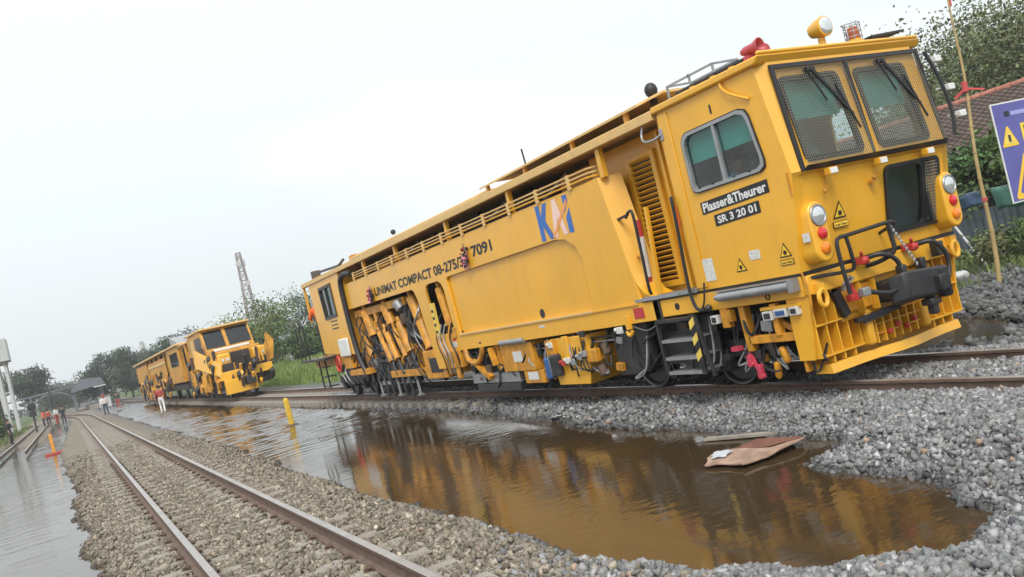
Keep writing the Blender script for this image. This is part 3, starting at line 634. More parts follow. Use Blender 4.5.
# warning triangles
def tri_side(y, z, w, parent, x=S-.004):
    mb = MB(); mb.add([(x,y+w/2,z),(x,y-w/2,z),(x,y,z+w*.9)], [(0,1,2)]); o = mb.build('warning_triangle', BLKP, parent, smooth=False)
    k = .76; cz = z+w*.30; mb = MB(); mb.add([(x-.003,y+w/2*k,cz+(z-cz)*k),(x-.003,y-w/2*k,cz+(z-cz)*k),(x-.003,y,cz+(z+w*.9-cz)*k)], [(0,1,2)]); mb.build('triangle_field', SGNY, o, smooth=False)
    mb = MB()
    for i in range(6): a = i*math.pi/6; d = Vector((0, math.cos(a), math.sin(a)))*w*.15; mb.bar(Vector((x-.005,y,z+w*.28))-d, Vector((x-.005,y,z+w*.28))+d, .004, w*.03)
    mb.build('triangle_symbol', BLKP, o, smooth=False)
def tri_front(x, z, w):
    y = lambda v: FY(v)-.004
    mb = MB(); mb.add([(x-w/2,y(z),z),(x+w/2,y(z),z),(x,y(z+w*.9),z+w*.9)], [(0,1,2)]); o = mb.build('warning_triangle', BLKP, M, smooth=False)
    k = .76; cz = z+w*.30; a, b = cz+(z-cz)*k, cz+(z+w*.9-cz)*k; mb = MB(); mb.add([(x-w/2*k,y(a)-.003,a),(x+w/2*k,y(a)-.003,a),(x,y(b)-.003,b)], [(0,1,2)]); mb.build('triangle_field', SGNY, o, smooth=False)
    mb = MB()
    for i in range(6): t_ = i*math.pi/6; d = Vector((math.cos(t_),.0,math.sin(t_)))*w*.15; c_ = Vector((x,y(z+w*.28)-.006,z+w*.28)); mb.bar(c_-d, c_+d, .004, w*.03)
    mb.build('triangle_symbol', BLKP, o, smooth=False)
tri_side(6.43, 1.46, .17, M); tri_side(7.10, 1.40, .17, M)
mb = MB(); mb.box(S-.006,S-.002,6.34,6.52,1.375,1.435); lb = mb.build('warning_label', BLKP, M); mb = MB(); mb.box(S-.008,S-.006,6.348,6.512,1.383,1.427); lf = mb.build('label_field', SGNY, lb); text_on('Laser Beam', (S-.0095,6.505,1.393), (0,-.15,0), (0,0,.026), BLKP, lb)
tri_front(7.23, 1.72, .20)
mb = MB(); yy = FY(1.66); mb.box(7.12,7.34,yy-.012,yy-.006,1.625,1.69); lb = mb.build('warning_label', BLKP, M); mb = MB(); mb.box(7.128,7.332,yy-.014,yy-.012,1.633,1.682); mb.build('label_field', SGNY, lb); text_on('Laser Beam', (7.14,yy-.0155,1.642), (.18,0,0), (0,0,.03), BLKP, lb)
mb = MB(); mb.box(S-.005,S-.002,7.53,7.72,1.36,1.62); mb.build('white_sticker', WHTS, M)
mb = MB(); mb.box(S-.005,S-.002,6.78,6.94,1.50,1.60); mb.build('white_sticker', WHTS, M)
# name plates: the black boards with white lettering
mb = MB(); mb.add([(S-.004,7.50,2.11),(S-.004,6.44,2.145),(S-.004,6.44,2.285),(S-.004,7.50,2.25)], [(0,1,2,3)]); p1 = mb.build('name_plate', BLKP, M, smooth=False)
text_on('Plasser&Theurer', (S-.007,7.47,2.13), (0,-1.0,.033), (0,0,.105), WHT, p1, .032)
mb = MB(); mb.add([(S-.004,7.33,1.945),(S-.004,6.62,1.968),(S-.004,6.62,2.098),(S-.004,7.33,2.075)], [(0,1,2,3)]); p2 = mb.build('number_plate', BLKP, M, smooth=False)
text_on('SR 3 20 01', (S-.007,7.28,1.97), (0,-.61,.02), (0,0,.085), WHT, p2, .032)
text_on('1', (S-.003,7.01,3.14), (0,-.03,0), (0,0,.10), BLKP, M, .02)
mb = MB(); mb.box(S-.012,S+.0,6.15,6.175,2.05,2.28); mb.build('door_hinge', YELW, M)
mb = MB(); mb.box(S-.03,S,7.82,7.88,3.08,3.22); mb.tube(smoothpath([(S-.03,7.85,3.15),(S-.06,7.95,3.12),(S-.06,8.12,3.14),(S-.03,8.2,3.22),(S,8.18,3.34)],4), .016, 6); mb.build('side_lamp', GREY, M, bevel=.006)
mb = MB(); mb.box(S-.016,S-.001,7.70,7.87,1.30,3.38); mb.build('cab_trim', YEL, M, bevel=.006)
# --- floor beam, seam, tube and gear under the cab
mb = MB(); mb.box(S+.01,S+.08,6.33,8.75,1.02,1.235); mb.build('sill_beam', YEL, M, bevel=.01)
mb = MB(); mb.box(S+.02,E_-.02,6.31,8.9,1.237,1.268); mb.build('floor_seam', BLKM, M)
mb = MB(); mb.cyl((S-.06,6.42,1.165),(S-.06,7.50,1.165),.052,14); mb.box(S-.10,S+.01,6.36,6.42,1.10,1.235); mb.cyl((S-.06,7.5,1.165),(S-.06,7.56,1.165),.03); mb.box(S-.09,S+.01,6.40,7.55,1.222,1.234); mb.build('awning_tube', GREY, M)
mb = MB(); mb.tube([(S+.004,6.83+.028*math.cos(a),1.08+.03*math.sin(a)) for a in [i*math.pi/6 for i in range(13)]], .007, 6); mb.build('lifting_ring', BLK, M)
mb = MB(); mb.box(6.95,8.75,6.55,24.6,0.72,1.0); mb.box(7.1,8.6,6.55,24.6,1.0,1.23); mb.build('main_frame', DRK, M)
mb = MB(); mb.box(6.66,6.76,7.27,7.36,.50,1.02); mb.box(6.66,6.74,6.40,7.30,.58,.67); mb.box(6.64,6.72,6.78,6.86,.65,1.0); mb.bar((6.72,6.50,.62),(6.72,6.95,.86),.05,.07); mb.build('support_bracket', YELW, M, bevel=.008)
for (y0, y1, m_, z0, z1) in ((6.44,6.56,WHT,.855,.945),(6.60,6.78,LBLU,.85,.94),(6.81,6.95,WHT,.83,.93),(7.66,7.78,WHT,.86,.96)):
    mb = MB(); mb.box(6.60,6.68,y0,y1,z0,z1); gb = mb.build('gauge_box', WHTS, M, bevel=.006); mb = MB(); mb.box(6.594,6.599,y0+.025,y1-.025,z0+.02,z1-.02); mb.build('gauge_face', BLUE if m_ is LBLU else BLKM, gb)
mb = MB(); mb.box(6.62,6.70,6.42,6.98,.94,.975); mb.build('gauge_shelf', YEL, M)
mb = MB(); mb.box(6.62,6.70,7.50,7.62,.80,1.02); mb.box(6.61,6.69,7.44,7.50,.86,1.0); mb.build('valve_block', YELW, M, bevel=.008)
for (y, z, dz) in ((7.36,.33,.13),(7.24,.19,.16)):
    mb = MB(); mb.box(6.64,6.70,y-.03,y+.03,z,z+dz); mb.cyl((6.67,y-.05,z+.03),(6.67,y+.05,z+.03),.025); mb.build('tow_pin', PINK, M, bevel=.006)
mb = MB(); mb.bar((6.68,7.36,.48),(6.68,7.26,.24),.035,.035); mb.box(6.64,6.72,7.48,7.60,.52,.57); mb.build('tow_pin', PINK, M)
for k in range(9):
    y = random.uniform(6.5,7.6); mb = MB(); mb.tube(smoothpath([(6.78,y,.9),(6.74,y+random.uniform(-.1,.1),.6),(6.72,y+random.uniform(-.3,.3),random.uniform(.22,.4)),(6.85,y+random.uniform(-.4,.4),.5)],5), .014, 6); mb.build('hose', BLK if k % 3 else GREY, M)
# --- wheels and bogies
def wheelset(y, r=.38):
    for x in (7.24, 8.46):
        sg = -1 if x < XC else 1
        mb = MB(); mb.lathe((x-sg*.06,y,r+.0),(sg,0,0),[(0,r+.028),(.03,r+.028),(.04,r),(.13,r-.004),(.135,r-.05),(.10,r-.07),(.09,.14),(.15,.12),(.16,.05)],28); wh = mb.build('wheel', BLKM, M)
        mb = MB(); mb.tube([(x+sg*.078,y+(r-.022)*math.cos(a),r+(r-.022)*math.sin(a)) for a in [i*math.pi/16 for i in range(33)]], .008, 5); mb.build('wheel_rim', GREY, wh)
    mb = MB(); mb.cyl((7.2,y,r),(8.5,y,r),.08); mb.build('axle', BLKM, M)
for yc in (8.98, 23.2):
    for d in (-.85, .85): wheelset(yc+d)
    for x in (6.98, 8.72):
        mb = MB(); mb.plate([(yc-1.3,.42),(yc-1.3,.60),(yc-.45,.66),(yc-.3,.80),(yc+.3,.80),(yc+.45,.66),(yc+1.3,.60),(yc+1.3,.42),(yc+.5,.36),(yc-.5,.36)], [], side, x-.05, x+.05)
        for d in (-.85,.85): mb.box(x-.09,x+.09,yc+d-.16,yc+d+.16,.24,.52)
        bo = mb.build('bogie_frame', BLKM, M, bevel=.012)
        for d in (-.55,.55):
            mb = MB(); mb.tube([(x-.02+.055*math.cos(a*1.3),yc+d+.055*math.sin(a*1.3),.56+a*.010) for a in range(0,26)], .014, 5); mb.build('spring', GREY, bo)
for y in (9.75, 8.12): 
    mb = MB(); mb.tube(smoothpath([(6.86,y+.1,.75),(6.80,y+.16,.45),(6.82,y+.02,.28),(6.84,y-.10,.45),(6.88,y-.05,.7)],5), .013, 6); mb.build('brake_hose', GREY, M)
mb = MB(); mb.box(6.74,6.84,9.55,10.05,.28,.92); mb.box(6.76,6.86,9.25,9.55,.40,.98); mb.build('sander_box', BLKM, M, bevel=.02)
mb = MB(); mb.tube(smoothpath([(6.64,9.4,.98),(6.66,9.1,.88),(6.64,8.75,.98)],5), .008, 5); mb.build('chain', GREY, M)
mb = MB(); mb.tube([(6.60,9.40+.055*math.cos(a),.91+.06*math.sin(a)) for a in [math.pi*(1+i/10*1.0) for i in range(11)]], .026, 8); mb.box(6.58,6.63,9.36,9.44,.93,1.10); mb.build('lifting_hook', YEL, M)
# steps
mb = MB(); mb.box(6.50,6.535,7.95,8.02,.30,1.02); mb.box(6.50,6.535,8.66,8.70,.34,1.0); mb.box(6.84,6.86,7.98,8.70,.30,1.0)
st = mb.build('step_frame', BLKM, M)
for z, d in ((.98,.12),(.73,.0),(.51,.0),(.33,.0)):
    mb = MB(); mb.box(6.52,6.83,8.02,8.655,z,z+.02); mb.box(6.505,6.52,8.02,8.655,z-.02,z+.02); mb.build('step_tread', GREY if z < .9 else BLKM, st)
mb = MB(); mb.box(6.485,6.499,7.93,8.03,.40,1.0); sb = mb.build('striped_bar', BLKP, M)
for k in range(3):
    z = .46+k*.19; mb = MB(); mb.add([(6.482,8.03,z),(6.482,7.93,z+.07),(6.482,7.93,z+.165),(6.482,8.03,z+.095)], [(0,1,2,3)]); mb.build('yellow_stripe', STRY, sb, smooth=False)
mb = MB(); mb.bar((6.50,7.93,1.0),(6.50,7.80,.28),.05,.03,(1,0,0)); mb.build('step_strut', BLKM, M)
mb = MB(); mb.box(S+.0,S+.07,8.66,8.80,.96,1.25); mb.build('step_plate', BLKM, M)
mb = MB(); mb.lathe((S+.012,8.35,1.13),(-1,0,0),[(0,.045),(.004,.045),(.005,.02)],14); mb.build('frame_hole', BLKP, M)
# --- engine bay between cab and tank: recessed louvred wall
mb = MB(); mb.box(7.09,7.14,7.95,10.1,1.27,3.35); mb.build('bay_wall', YEL, M)
mb = MB(); mb.box(6.66,7.09,7.90,7.95,1.27,3.36); mb.build('bay_bulkhead', YEL, M)
mb = MB(); mb.box(S-.01,7.09,7.90,9.15,1.262,1.30); mb.box(S-.03,S-.01,7.90,8.95,1.262,1.312); mb.build('walkway', GREY, M)
mb = MB(); mb.plate([(8.62,1.36),(9.24,1.36),(9.24,3.14),(8.62,3.14)], [[(8.70,1.44),(9.14,1.44),(9.14,3.07),(8.70,3.07)]], side, 7.035, 7.085); lf = mb.build('louvre_frame', YEL, M, bevel=.006)
mb = MB(); mb.box(7.086,7.089,8.70,9.14,1.44,3.07); mb.build('louvre_back', BLKP, lf)
sm0 = MB(); sm0.obox((7.062,8.92,0),(.022,0,-.014),(0,.218,0),(.004,0,.006)); slat0 = None
for k in range(24):
    z = 1.475+k*.0685
    if slat0 is None: slat0 = sm0.build('slat', YEL, lf); slat0.location.z = z
    else:
        c = slat0.copy(); COL.objects.link(c); c.parent = lf; c.location.z = z
mb = MB(); mb.box(6.90,7.088,8.30,8.34,1.31,3.30); mb.build('bay_post', YEL, M)
mb = MB(); mb.tube(smoothpath([(6.66,8.98,2.36),(6.63,8.85,2.42),(6.62,8.77,2.36),(6.62,8.78,1.9),(6.62,8.80,1.45),(6.66,8.83,1.33)],5), .02, 8); mb.bar((6.64,8.9,2.39),(6.70,9.25,2.37),.03,.03); mb.build('hand_rail', BLK, M)
mb = MB(); mb.bar((6.64,8.80,1.85),(6.80,9.15,1.85),.03,.03); mb.build('rail_bracket', YEL, M)
mb = MB(); mb.tube(smoothpath([(6.62,7.97,2.22),(6.58,7.93,2.38),(6.56,7.90,2.36),(6.56,7.93,1.9),(6.56,7.97,1.35),(6.56,7.93,1.10),(6.58,7.84,1.03)],5), .02, 8); mb.build('hand_rail', BLK, M)
mb = MB(); mb.tube(smoothpath([(6.57,7.7,1.36),(6.56,7.76,1.15),(6.57,7.86,1.03)],4), .012, 6); mb.ball((6.58,7.74,1.06), .045); mb.ball((6.58,7.84,1.05), .035); mb.build('air_valve', BLKM, M)
mb = MB(); mb.box(6.60,6.64,7.93,7.98,2.05,2.30); mb.build('red_lever', mat('lever_orange',(0.66,0.16,0.04),0.4), M)
mb = MB(); mb.cyl((6.80,8.99,1.40),(6.80,8.93,2.30),.035,10); pl = mb.build('pivot_pole', RED, M)
mb = MB(); mb.cyl((6.80,8.979,1.55),(6.80,8.944,2.08),.0375,10); mb.build('pole_sleeve', WHTS, pl)
mb = MB(); mb.bar((6.70,8.70,1.32),(6.70,8.58,2.42),.04,.05); mb.build('bay_strut', YEL, M)
# --- side body: one long pressed panel with openings
def arc(cx, cz, r, a0, a1, n=6): return [(cx+r*math.cos(math.radians(a0+(a1-a0)*i/n)), cz+r*math.sin(math.radians(a0+(a1-a0)*i/n))) for i in range(n+1)]
outer = [(9.34,2.98),(21.40,2.98),(21.40,2.34)]+arc(16.80,2.16,.17,90,180,5)[0:0]+[(16.72,2.33),(16.60,2.28),(16.50,2.10),(16.22,.62),(15.42,.62),(15.36,.94),(8.70,1.0),(8.70,1.245),(9.02,1.245),(9.10,1.7),(9.23,2.39)]
op2 = [(15.02,1.30),(15.90,1.30),(15.98,2.20),(15.92,2.30),(15.80,2.335),(15.30,2.335),(15.17,2.28),(15.08,2.15)]
rec = [(14.80,1.25),(14.86,2.30),(14.80,2.355),(10.75,2.375),(10.45,2.33),(10.24,2.20),(10.16,2.0),(10.16,1.25)]
mb = MB(); mb.plate(outer, [op2, rec], side, S, S+.05); sp = mb.build('side_panel', YEL, M, bevel=.008)
mb = MB(); mb.box(S+.055,S+.10,10.05,14.95,1.20,2.45); mb.build('tank_panel', YEL, M)
mb = MB(); mb.box(S+.050,S+.056,12.31,12.33,1.25,2.37); mb.build('panel_seam', YEL, M)
mb = MB(); mb.plate([(14.82,1.225),(10.18,1.225),(10.18,1.255),(14.82,1.255)], [], side, S-.022, S+.054); mb.build('panel_ledge', TAN, M)
mb = MB(); mb.box(S-.02,S-.001,9.10,10.17,1.228,1.252); mb.build('panel_ledge', YEL, M)
mb = MB(); mb.lathe((S+.058,11.69,1.345),(-1,0,0),[(0,.075),(.006,.075),(.007,.05)],16); mb.build('tank_filler', BLKP, M)
mb = MB(); mb.box(S-.004,S-.001,11.62,11.78,1.13,1.17); mb.build('white_sticker', WHTS, M)
mb = MB(); mb.box(S-.006,S-.001,9.02,9.24,1.05,1.19); sg_ = mb.build('red_sign', RED, M)
mb = MB(); mb.box(S-.008,S-.0061,9.05,9.21,1.09,1.11); mb.box(S-.008,S-.0061,9.05,9.18,1.13,1.145); mb.build('sign_print', PINK, sg_)
for (y0, y1, z0, z1, m_) in ((15.05,15.28,1.02,1.12,WHTS),(15.05,15.2,1.14,1.19,RED),(14.62,14.72,1.27,1.31,BLKM),(14.0,14.1,1.02,1.05,BLKM)):
    mb = MB(); mb.box(S-.004,S-.001,y0,y1,z0,z1); mb.build('white_sticker' if m_ is WHTS else 'small_label', m_, M)
# front return of the tank (curved sweep down to the walkway)
mb = MB(); V = []; cs = [(9.34,2.975),(9.285,2.7),(9.23,2.39),(9.16,2.05),(9.10,1.72),(9.03,1.50),(8.93,1.37),(8.78,1.305)]
for (y, z) in cs: V += [(S+.002,y,z),(6.90,y-.16 if z > 1.6 else y-.10,z),(6.90,y+.2,z),(S+.04,y+.2,z)]
Fc = []
for i in range(len(cs)-1):
    for j in range(4): Fc.append((i*4+j, i*4+(j+1) % 4, (i+1)*4+(j+1) % 4, (i+1)*4+j))
Fc += [(0,1,2,3)]; mb.add(V, Fc); mb.build('tank_front', YEL, M)
mb = MB(); mb.box(S+.06,7.3,9.5,21.3,2.90,2.955); mb.build('deck', YELW, M)
# lettering and logo on the panel
text_on('UNIMAT COMPACT 08-275/3', (S-.003,18.95,2.435), (0,-5.02,0), (0,0,.20), BLKP, M, .036)
text_on('7091', (S-.003,13.52,2.535), (0,-.80,0), (0,0,.20), BLKP, M, .036)
def logo(poly, m_, nm, dx=0.0):
    mb = MB(); mb.add([(S-.003-dx, 11.08-u*.92, 2.40+v*.54) for u, v in poly], [tuple(range(len(poly)))]); return mb.build(nm, m_, M, smooth=False)
logo([(0,0),(.13,0),(.13,1.0),(0,1.0)], LBLU, 'logo_letter'); logo([(.13,.40),(.28,.0),(.42,.0),(.24,.52),(.38,1.0),(.25,1.0),(.13,.66)], LBLU, 'logo_letter')
logo([(.40,0),(.52,0),(.60,.52),(.70,.0),(.82,0),(.66,1.0),(.54,1.0)], LPNK, 'logo_letter', .001)
logo([(.36,.05),(.42,-.02),(.98,.78),(.96,.90)], LORG, 'logo_slash', .002)
logo([(.86,0),(1.0,0),(1.0,.66),(.86,.42)], LBLU, 'logo_letter'); logo([(.86,.56),(1.0,.82),(1.0,1.0),(.86,1.0)], LBLU, 'logo_letter')
# far side body (plain)
mb = MB(); mb.box(E_-.05,E_,9.3,24.3,1.0,2.98); mb.build('side_panel', YEL, M)
# --- roof canopy, posts, railing, engine behind
mb = MB(); mb.box(6.575,6.70,7.93,25.0,3.345,3.465); mb.build('canopy_beam', TAN, M, bevel=.01)
mb = MB(); mb.box(6.70,9.12,7.95,25.0,3.42,3.45); mb.build('canopy_roof', TAN, M)
mb = MB(); V = []
for (x, z) in ((6.66,3.63),(6.95,3.72),(8.75,3.72),(9.05,3.63)): V += [(x,8.05 if z > 3.7 else 8.25,z),(x,12.75,z-.03),(x,12.75,z-.06),(x,8.05 if z > 3.7 else 8.25,z-.03)]
Fc = []
for i in range(3):
    for j in range(4): Fc.append((i*4+j, i*4+(j+1) % 4, (i+1)*4+(j+1) % 4, (i+1)*4+j))
mb.add(V, Fc+[(0,1,2,3),(12,15,14,13)]); mb.build('upper_roof', TAN, M)
for y in (8.6, 9.9, 11.3, 12.6):
    mb = MB(); mb.box(6.72,6.77,y-.03,y+.03,3.45,3.62); mb.build('roof_strut', YEL, M)
mb = MB(); V = []
for (x, z) in ((6.68,3.52),(6.95,3.60),(8.75,3.60),(9.02,3.52)): V += [(x,13.0,z),(x,20.4,z+.02),(x,20.4,z-.02),(x,13.0,z-.03)]
mb.add(V, Fc+[(0,1,2,3),(12,15,14,13)]); mb.build('upper_roof', TAN, M)
mb = MB(); mb.box(6.75,6.95,20.3,20.6,3.465,3.62); mb.build('roof_hinge', YELW, M)
mb = MB(); mb.ball((7.0,8.32,3.80), .085, 12, (1,1,1.15)); mb.cyl((7.0,8.32,3.62),(7.0,8.32,3.75),.05); mb.build('exhaust_cap', BLK, M)
mb = MB(); mb.cyl((6.9,11.5,3.68),(6.9,11.52,3.92),.015,8); mb.build('antenna', BLK, M)
mb = MB(); mb.ball((6.8,17.4,3.66), .06); mb.build('roof_sensor', BLK, M)
for y in (9.235, 11.85, 14.4, 17.2, 19.4):
    mb = MB(); mb.box(S+.015,S+.085,y-.045,y+.045,2.96,3.345); mb.build('canopy_post', YEL, M)
for k, (z, x) in enumerate(((3.03,6.60),(3.085,6.60),(3.145,6.60))):
    mb = MB(); mb.tube(smoothpath([(6.78,9.42,z),(6.68,9.43,z),(x+.01,9.52,z),(x,9.7,z)],4)+[(x,20.2,z)], .014, 6); mb.build('railing_pipe', TAN if k else YEL, M)
for k in range(12):
    y = 10.0+k*.92; mb = MB(); mb.box(6.583,6.618,y-.035,y+.035,2.965,3.17); mb.build('railing_bracket', TAN, M)
for (y0, y1, z0, z1, x, m_) in ((9.9,11.0,2.95,3.3,7.1,YELW),(11.2,13.2,2.95,3.28,7.0,DRK),(13.4,15.2,2.95,3.3,7.1,DRK),(15.4,17.6,2.95,3.2,7.05,DRK),(17.8,19.6,2.95,3.3,7.1,YELW),(19.8,21.2,2.95,3.3,7.0,DRK)):
    mb = MB(); mb.box(x,8.7,y0,y1,z0,z1); mb.build('engine_cover', m_, M, bevel=.03)
for k in range(10):
    y = 10.6+k*1.0; mb = MB(); mb.tube(smoothpath([(7.0,y,3.3),(6.82,y+.15,3.12),(6.80,y+.45,3.05),(6.95,y+.7,3.25)],4), .02, 6); mb.build('hose', BLK if k % 2 else GREY, M)
mb = MB(); mb.bar((6.75,13.9,3.10),(6.75,12.9,3.06),.07,.07); mb.cyl((6.73,14.8,3.06),(6.73,13.95,3.08),.045); mb.build('measuring_rod', BLKM, M)
# --- underframe boxes
def part(nm, m_, *boxes, bevel=.008, parent=None):
    mb = MB(); [mb.box(*b) for b in boxes]; return mb.build(nm, m_, parent or M, bevel=bevel)
tb = part('tool_box', YELW, (6.66,7.4,12.28,13.42,.46,.93)); part('white_sticker', WHTS, (6.656,6.659,12.66,12.98,.62,.80), parent=tb, bevel=0)
tb = part('tool_box', YELW, (6.67,7.3,12.10,12.75,.24,.455)); part('white_sticker', WHTS, (6.666,6.669,12.28,12.62,.30,.43), parent=tb, bevel=0)
mb = MB(); mb.cyl((6.64,12.40,.975),(6.64,13.30,.975),.05); mb.build('air_cylinder', GREY, M)
mb = MB(); mb.add([(6.64,11.62,.20),(6.64,10.72,.20),(6.64,10.60,.55),(6.64,10.58,.93),(6.64,11.62,.93),(7.9,11.62,.20),(7.9,10.9,.20),(7.9,10.25,.45),(7.9,10.15,.93),(7.9,11.62,.93)],
   [(0,1,2,3,4),(9,8,7,6,5),(0,5,6,1),(1,6,7,2),(2,7,8,3),(3,8,9,4),(4,9,5,0)]); mb.build('fuel_tank', YEL, M, bevel=.012)
mb = MB(); mb.box(6.60,6.70,10.35,10.62,.52,.72); mb.build('bracket', YELW, M, bevel=.02)
part('valve_plate', YEL, (6.60,6.64,10.70,10.98,.62,.93)); part('valve_plate', YEL, (6.60,6.64,11.05,11.20,.55,.95)); part('valve_plate', YELW, (6.58,6.64,11.45,11.7,.66,.92))
for (y, z, m_) in ((10.75,.62,GREY),(11.1,.58,WHTS),(11.25,.55,RED),(10.62,.66,GREY),(11.52,.84,WHTS),(10.55,.95,BLKM),(10.95,.55,GREY),(9.6,.93,WHTS)):
    mb = MB(); mb.box(6.56,6.60,y-.06,y+.06,z-.04,z+.05); mb.ball((6.57,y+.07,z+.02), .03); mb.build('valve', m_, M, bevel=.006)
for (y, r, m_, z0, z1) in ((11.75,.085,BLUE,.32,.66),(11.50,.12,BLKM,.36,.70)):
    mb = MB(); mb.lathe((6.62,y,z0),(0,0,1),[(0,r*.8),(.02,r),(z1-z0-.03,r),(z1-z0,r*.7)],14); mb.build('oil_filter', m_, M)
for k in range(10):
    y = random.uniform(10.6,11.8); mb = MB(); mb.tube(smoothpath([(6.7,y,.95),(6.60,y+random.uniform(-.1,.1),.75),(6.58,y+random.uniform(-.2,.2),random.uniform(.35,.6)),(6.7,y+random.uniform(-.2,.2),.4)],4), .012, 6); mb.build('hose', BLK if k % 4 else GREY, M)
for k in range(64):
    y = random.uniform(6.6,15.2); z = random.uniform(.32,.92); d_ = random.uniform(.03,.09); m_ = random.choice((BLKM,BLKM,BLKM,DRK,CLIP,YELW,GREY)); x = random.uniform(6.72,6.80); mb = MB()
    if k % 4 == 0: mb.obox((x,y,z),(.04,0,0),(0,d_*1.4,.01),(0,-.01,d_)); mb.build('valve_block', m_, M, bevel=.008)
    elif k % 4 == 1: mb.lathe((x-.04,y,z),(0,random.uniform(-.3,.3),-1),[(0,d_*.4),(.02,d_*.8),(.16,d_*.8),(.19,d_*.4)],10); mb.build('air_canister', m_, M)
    else: mb.tube(smoothpath([(x+.05,y,.95),(x-.08,y+random.uniform(-.1,.1),z),(x-.06,y+random.uniform(-.4,.4),z-.12),(x+.05,y+random.uniform(-.5,.5),z+.1)],5), random.choice((.01,.014,.02)), 6); mb.build('hose', random.choice((BLK,BLK,BLKM,GREY)), M)
mb = MB(); mb.tube([(6.72,9.9,.86),(6.72,15.2,.86)], .018, 6); mb.build('brake_pipe', BLKM, M); mb = MB(); mb.tube([(6.74,9.9,.80),(6.74,15.2,.78)], .014, 6); mb.build('brake_pipe', GREY, M)
part('battery_tray', GREY, (6.70,7.3,13.0,14.9,.27,.45)); part('battery_tray', BLKM, (6.68,7.3,13.0,14.7,.12,.26))
mb = MB(); mb.tube(smoothpath([(6.62,14.75,.95),(6.60,14.65,.75),(6.60,14.35,.68),(6.60,14.1,.78),(6.62,14.0,.95)],5), .05, 8); mb.bar((6.62,14.5,.72),(6.64,13.95,.38),.10,.08); mb.bar((6.62,13.7,.92),(6.62,13.62,.60),.10,.06); mb.build('clamp_arm', YELW, M)
part('cross_beam', YELW, (6.70,7.2,13.55,13.75,.5,.94)); part('cross_beam', DRK, (6.9,8.8,13.9,15.2,.35,.9))
# --- tamping gear in the big opening
part('gear_backwall', DRK, (7.62,7.68,15.0,21.4,.6,2.95), bevel=0)
part('gear_frame', YELW, (6.74,6.92,17.6,21.2,2.08,2.26), (6.70,6.86,15.2,19.4,.50,.66), (6.76,6.90,20.95,21.2,.8,2.2), (6.75,6.9,19.6,19.8,1.2,2.1), (6.75,6.95,17.6,17.75,.66,1.2))
gb = part('gear_block', YELW, (6.66,6.95,15.95,17.05,.42,1.02), bevel=.02); part('block_window', BLKP, (6.654,6.659,16.12,16.75,.55,.86), parent=gb, bevel=0)
cyls = [(6.80,17.25,2.22,16.78,1.05,.125),(6.86,16.95,1.30,16.70,.70,.10),(6.74,15.55,2.22,15.40,1.45,.095),(6.78,20.35,2.22,20.15,1.55,.14),(6.80,18.95,2.20,18.75,1.72,.14),
        (6.72,19.55,1.62,19.15,.88,.075),(6.70,19.05,1.66,18.65,.92,.085),(6.74,18.55,1.60,18.2,.95,.075),(6.70,18.05,1.75,17.72,1.05,.10),(6.76,20.75,1.5,20.45,.85,.09)]
for (x, ya, za, yb, zb, r) in cyls:
    p, q = Vector((x, ya, za)), Vector((x, yb, zb)); d = (q-p); mb = MB(); mb.lathe(p, d, [(0,r*.7),(.03,r),(d.length-.06,r),(d.length-.05,r*1.15),(d.length,r*1.15)], 14); mb.cyl(p-d.normalized()*.02, p-d.normalized()*.12, r*.5)
    hc = mb.build('hydraulic_cylinder', YELW, M); mb = MB(); e = d.normalized(); mb.cyl(q, q+e*.32, r*.42, 10); mb.ball(q+e*.34, r*.6, 8); mb.build('piston_rod', BLKM, hc)
for k in range(16):
    y = 15.3+random.random()*5.6; z = random.uniform(1.5,2.2); mb = MB(); mb.tube(smoothpath([(6.9,y,z),(6.70,y+random.uniform(-.15,.15),z-.25),(6.68,y+random.uniform(-.3,.3),z-.6),(6.8,y+random.uniform(-.3,.3),z-.95)],5), random.choice((.014,.02,.024)), 6); mb.build('hose', random.choice((BLK,BLK,BLKM,GREY)), M)
for k in range(8):
    y = 17.9+k*.42; mb = MB(); mb.bar((6.80,y,.95),(6.74,y-.05,.42),.10,.13,(0,1,0)); mb.ball((6.78,y,.9), .10, 8); ta = mb.build('tamping_arm', BLKM, M)
    mb = MB(); mb.bar((6.72,y-.05,.46),(6.70,y-.12,.10),.035,.05,(0,1,0)); mb.box(6.66,6.75,y-.20,y-.04,.07,.11); mb.build('tamping_tine', BLKM if k % 3 else GREY, ta)
part('vibration_motor', BLKM, (6.75,7.2,18.3,20.6,.55,.85), (6.72,7.0,19.0,19.5,.85,1.0)); part('gear_cover', BLKM, (6.82,7.3,19.7,20.9,1.0,1.95)); part('gear_cover', DRK, (6.95,7.4,15.1,15.9,.9,2.3)); part('gear_cover', DRK, (6.95,7.4,17.0,18.9,1.1,2.0))
mb = MB(); mb.lathe((6.72,17.75,1.98),(-.3,.4,1),[(0,.05),(.05,.12),(.22,.12),(.26,.06)],12); mb.build('motor_housing', GREY, M)
for k in range(40):
    y = random.uniform(17.3,21.0); z = random.uniform(.75,2.1); d_ = random.uniform(.05,.13); m_ = random.choice((BLKM,BLKM,DRK,YELW,YELW,CLIP,GREY)); mb = MB()
    if k % 3 == 0: mb.obox((6.78,y,z),(.05,0,0),(0,d_,.02),(0,-.02,d_)); mb.build('valve_block', m_, M, bevel=.01)
    elif k % 3 == 1: mb.lathe((6.74,y,z),(0,random.uniform(-.4,.4),-1),[(0,d_*.3),(.02,d_*.6),(.22,d_*.6),(.25,d_*.3)],10); mb.build('accumulator', m_, M)
    else: mb.tube(smoothpath([(6.80,y,z+.3),(6.66,y+.1,z),(6.66,y-random.uniform(.1,.5),z-.3),(6.78,y-.3,z-.5)],4), .016, 6); mb.build('hose', random.choice((BLK,BLKM)), M)
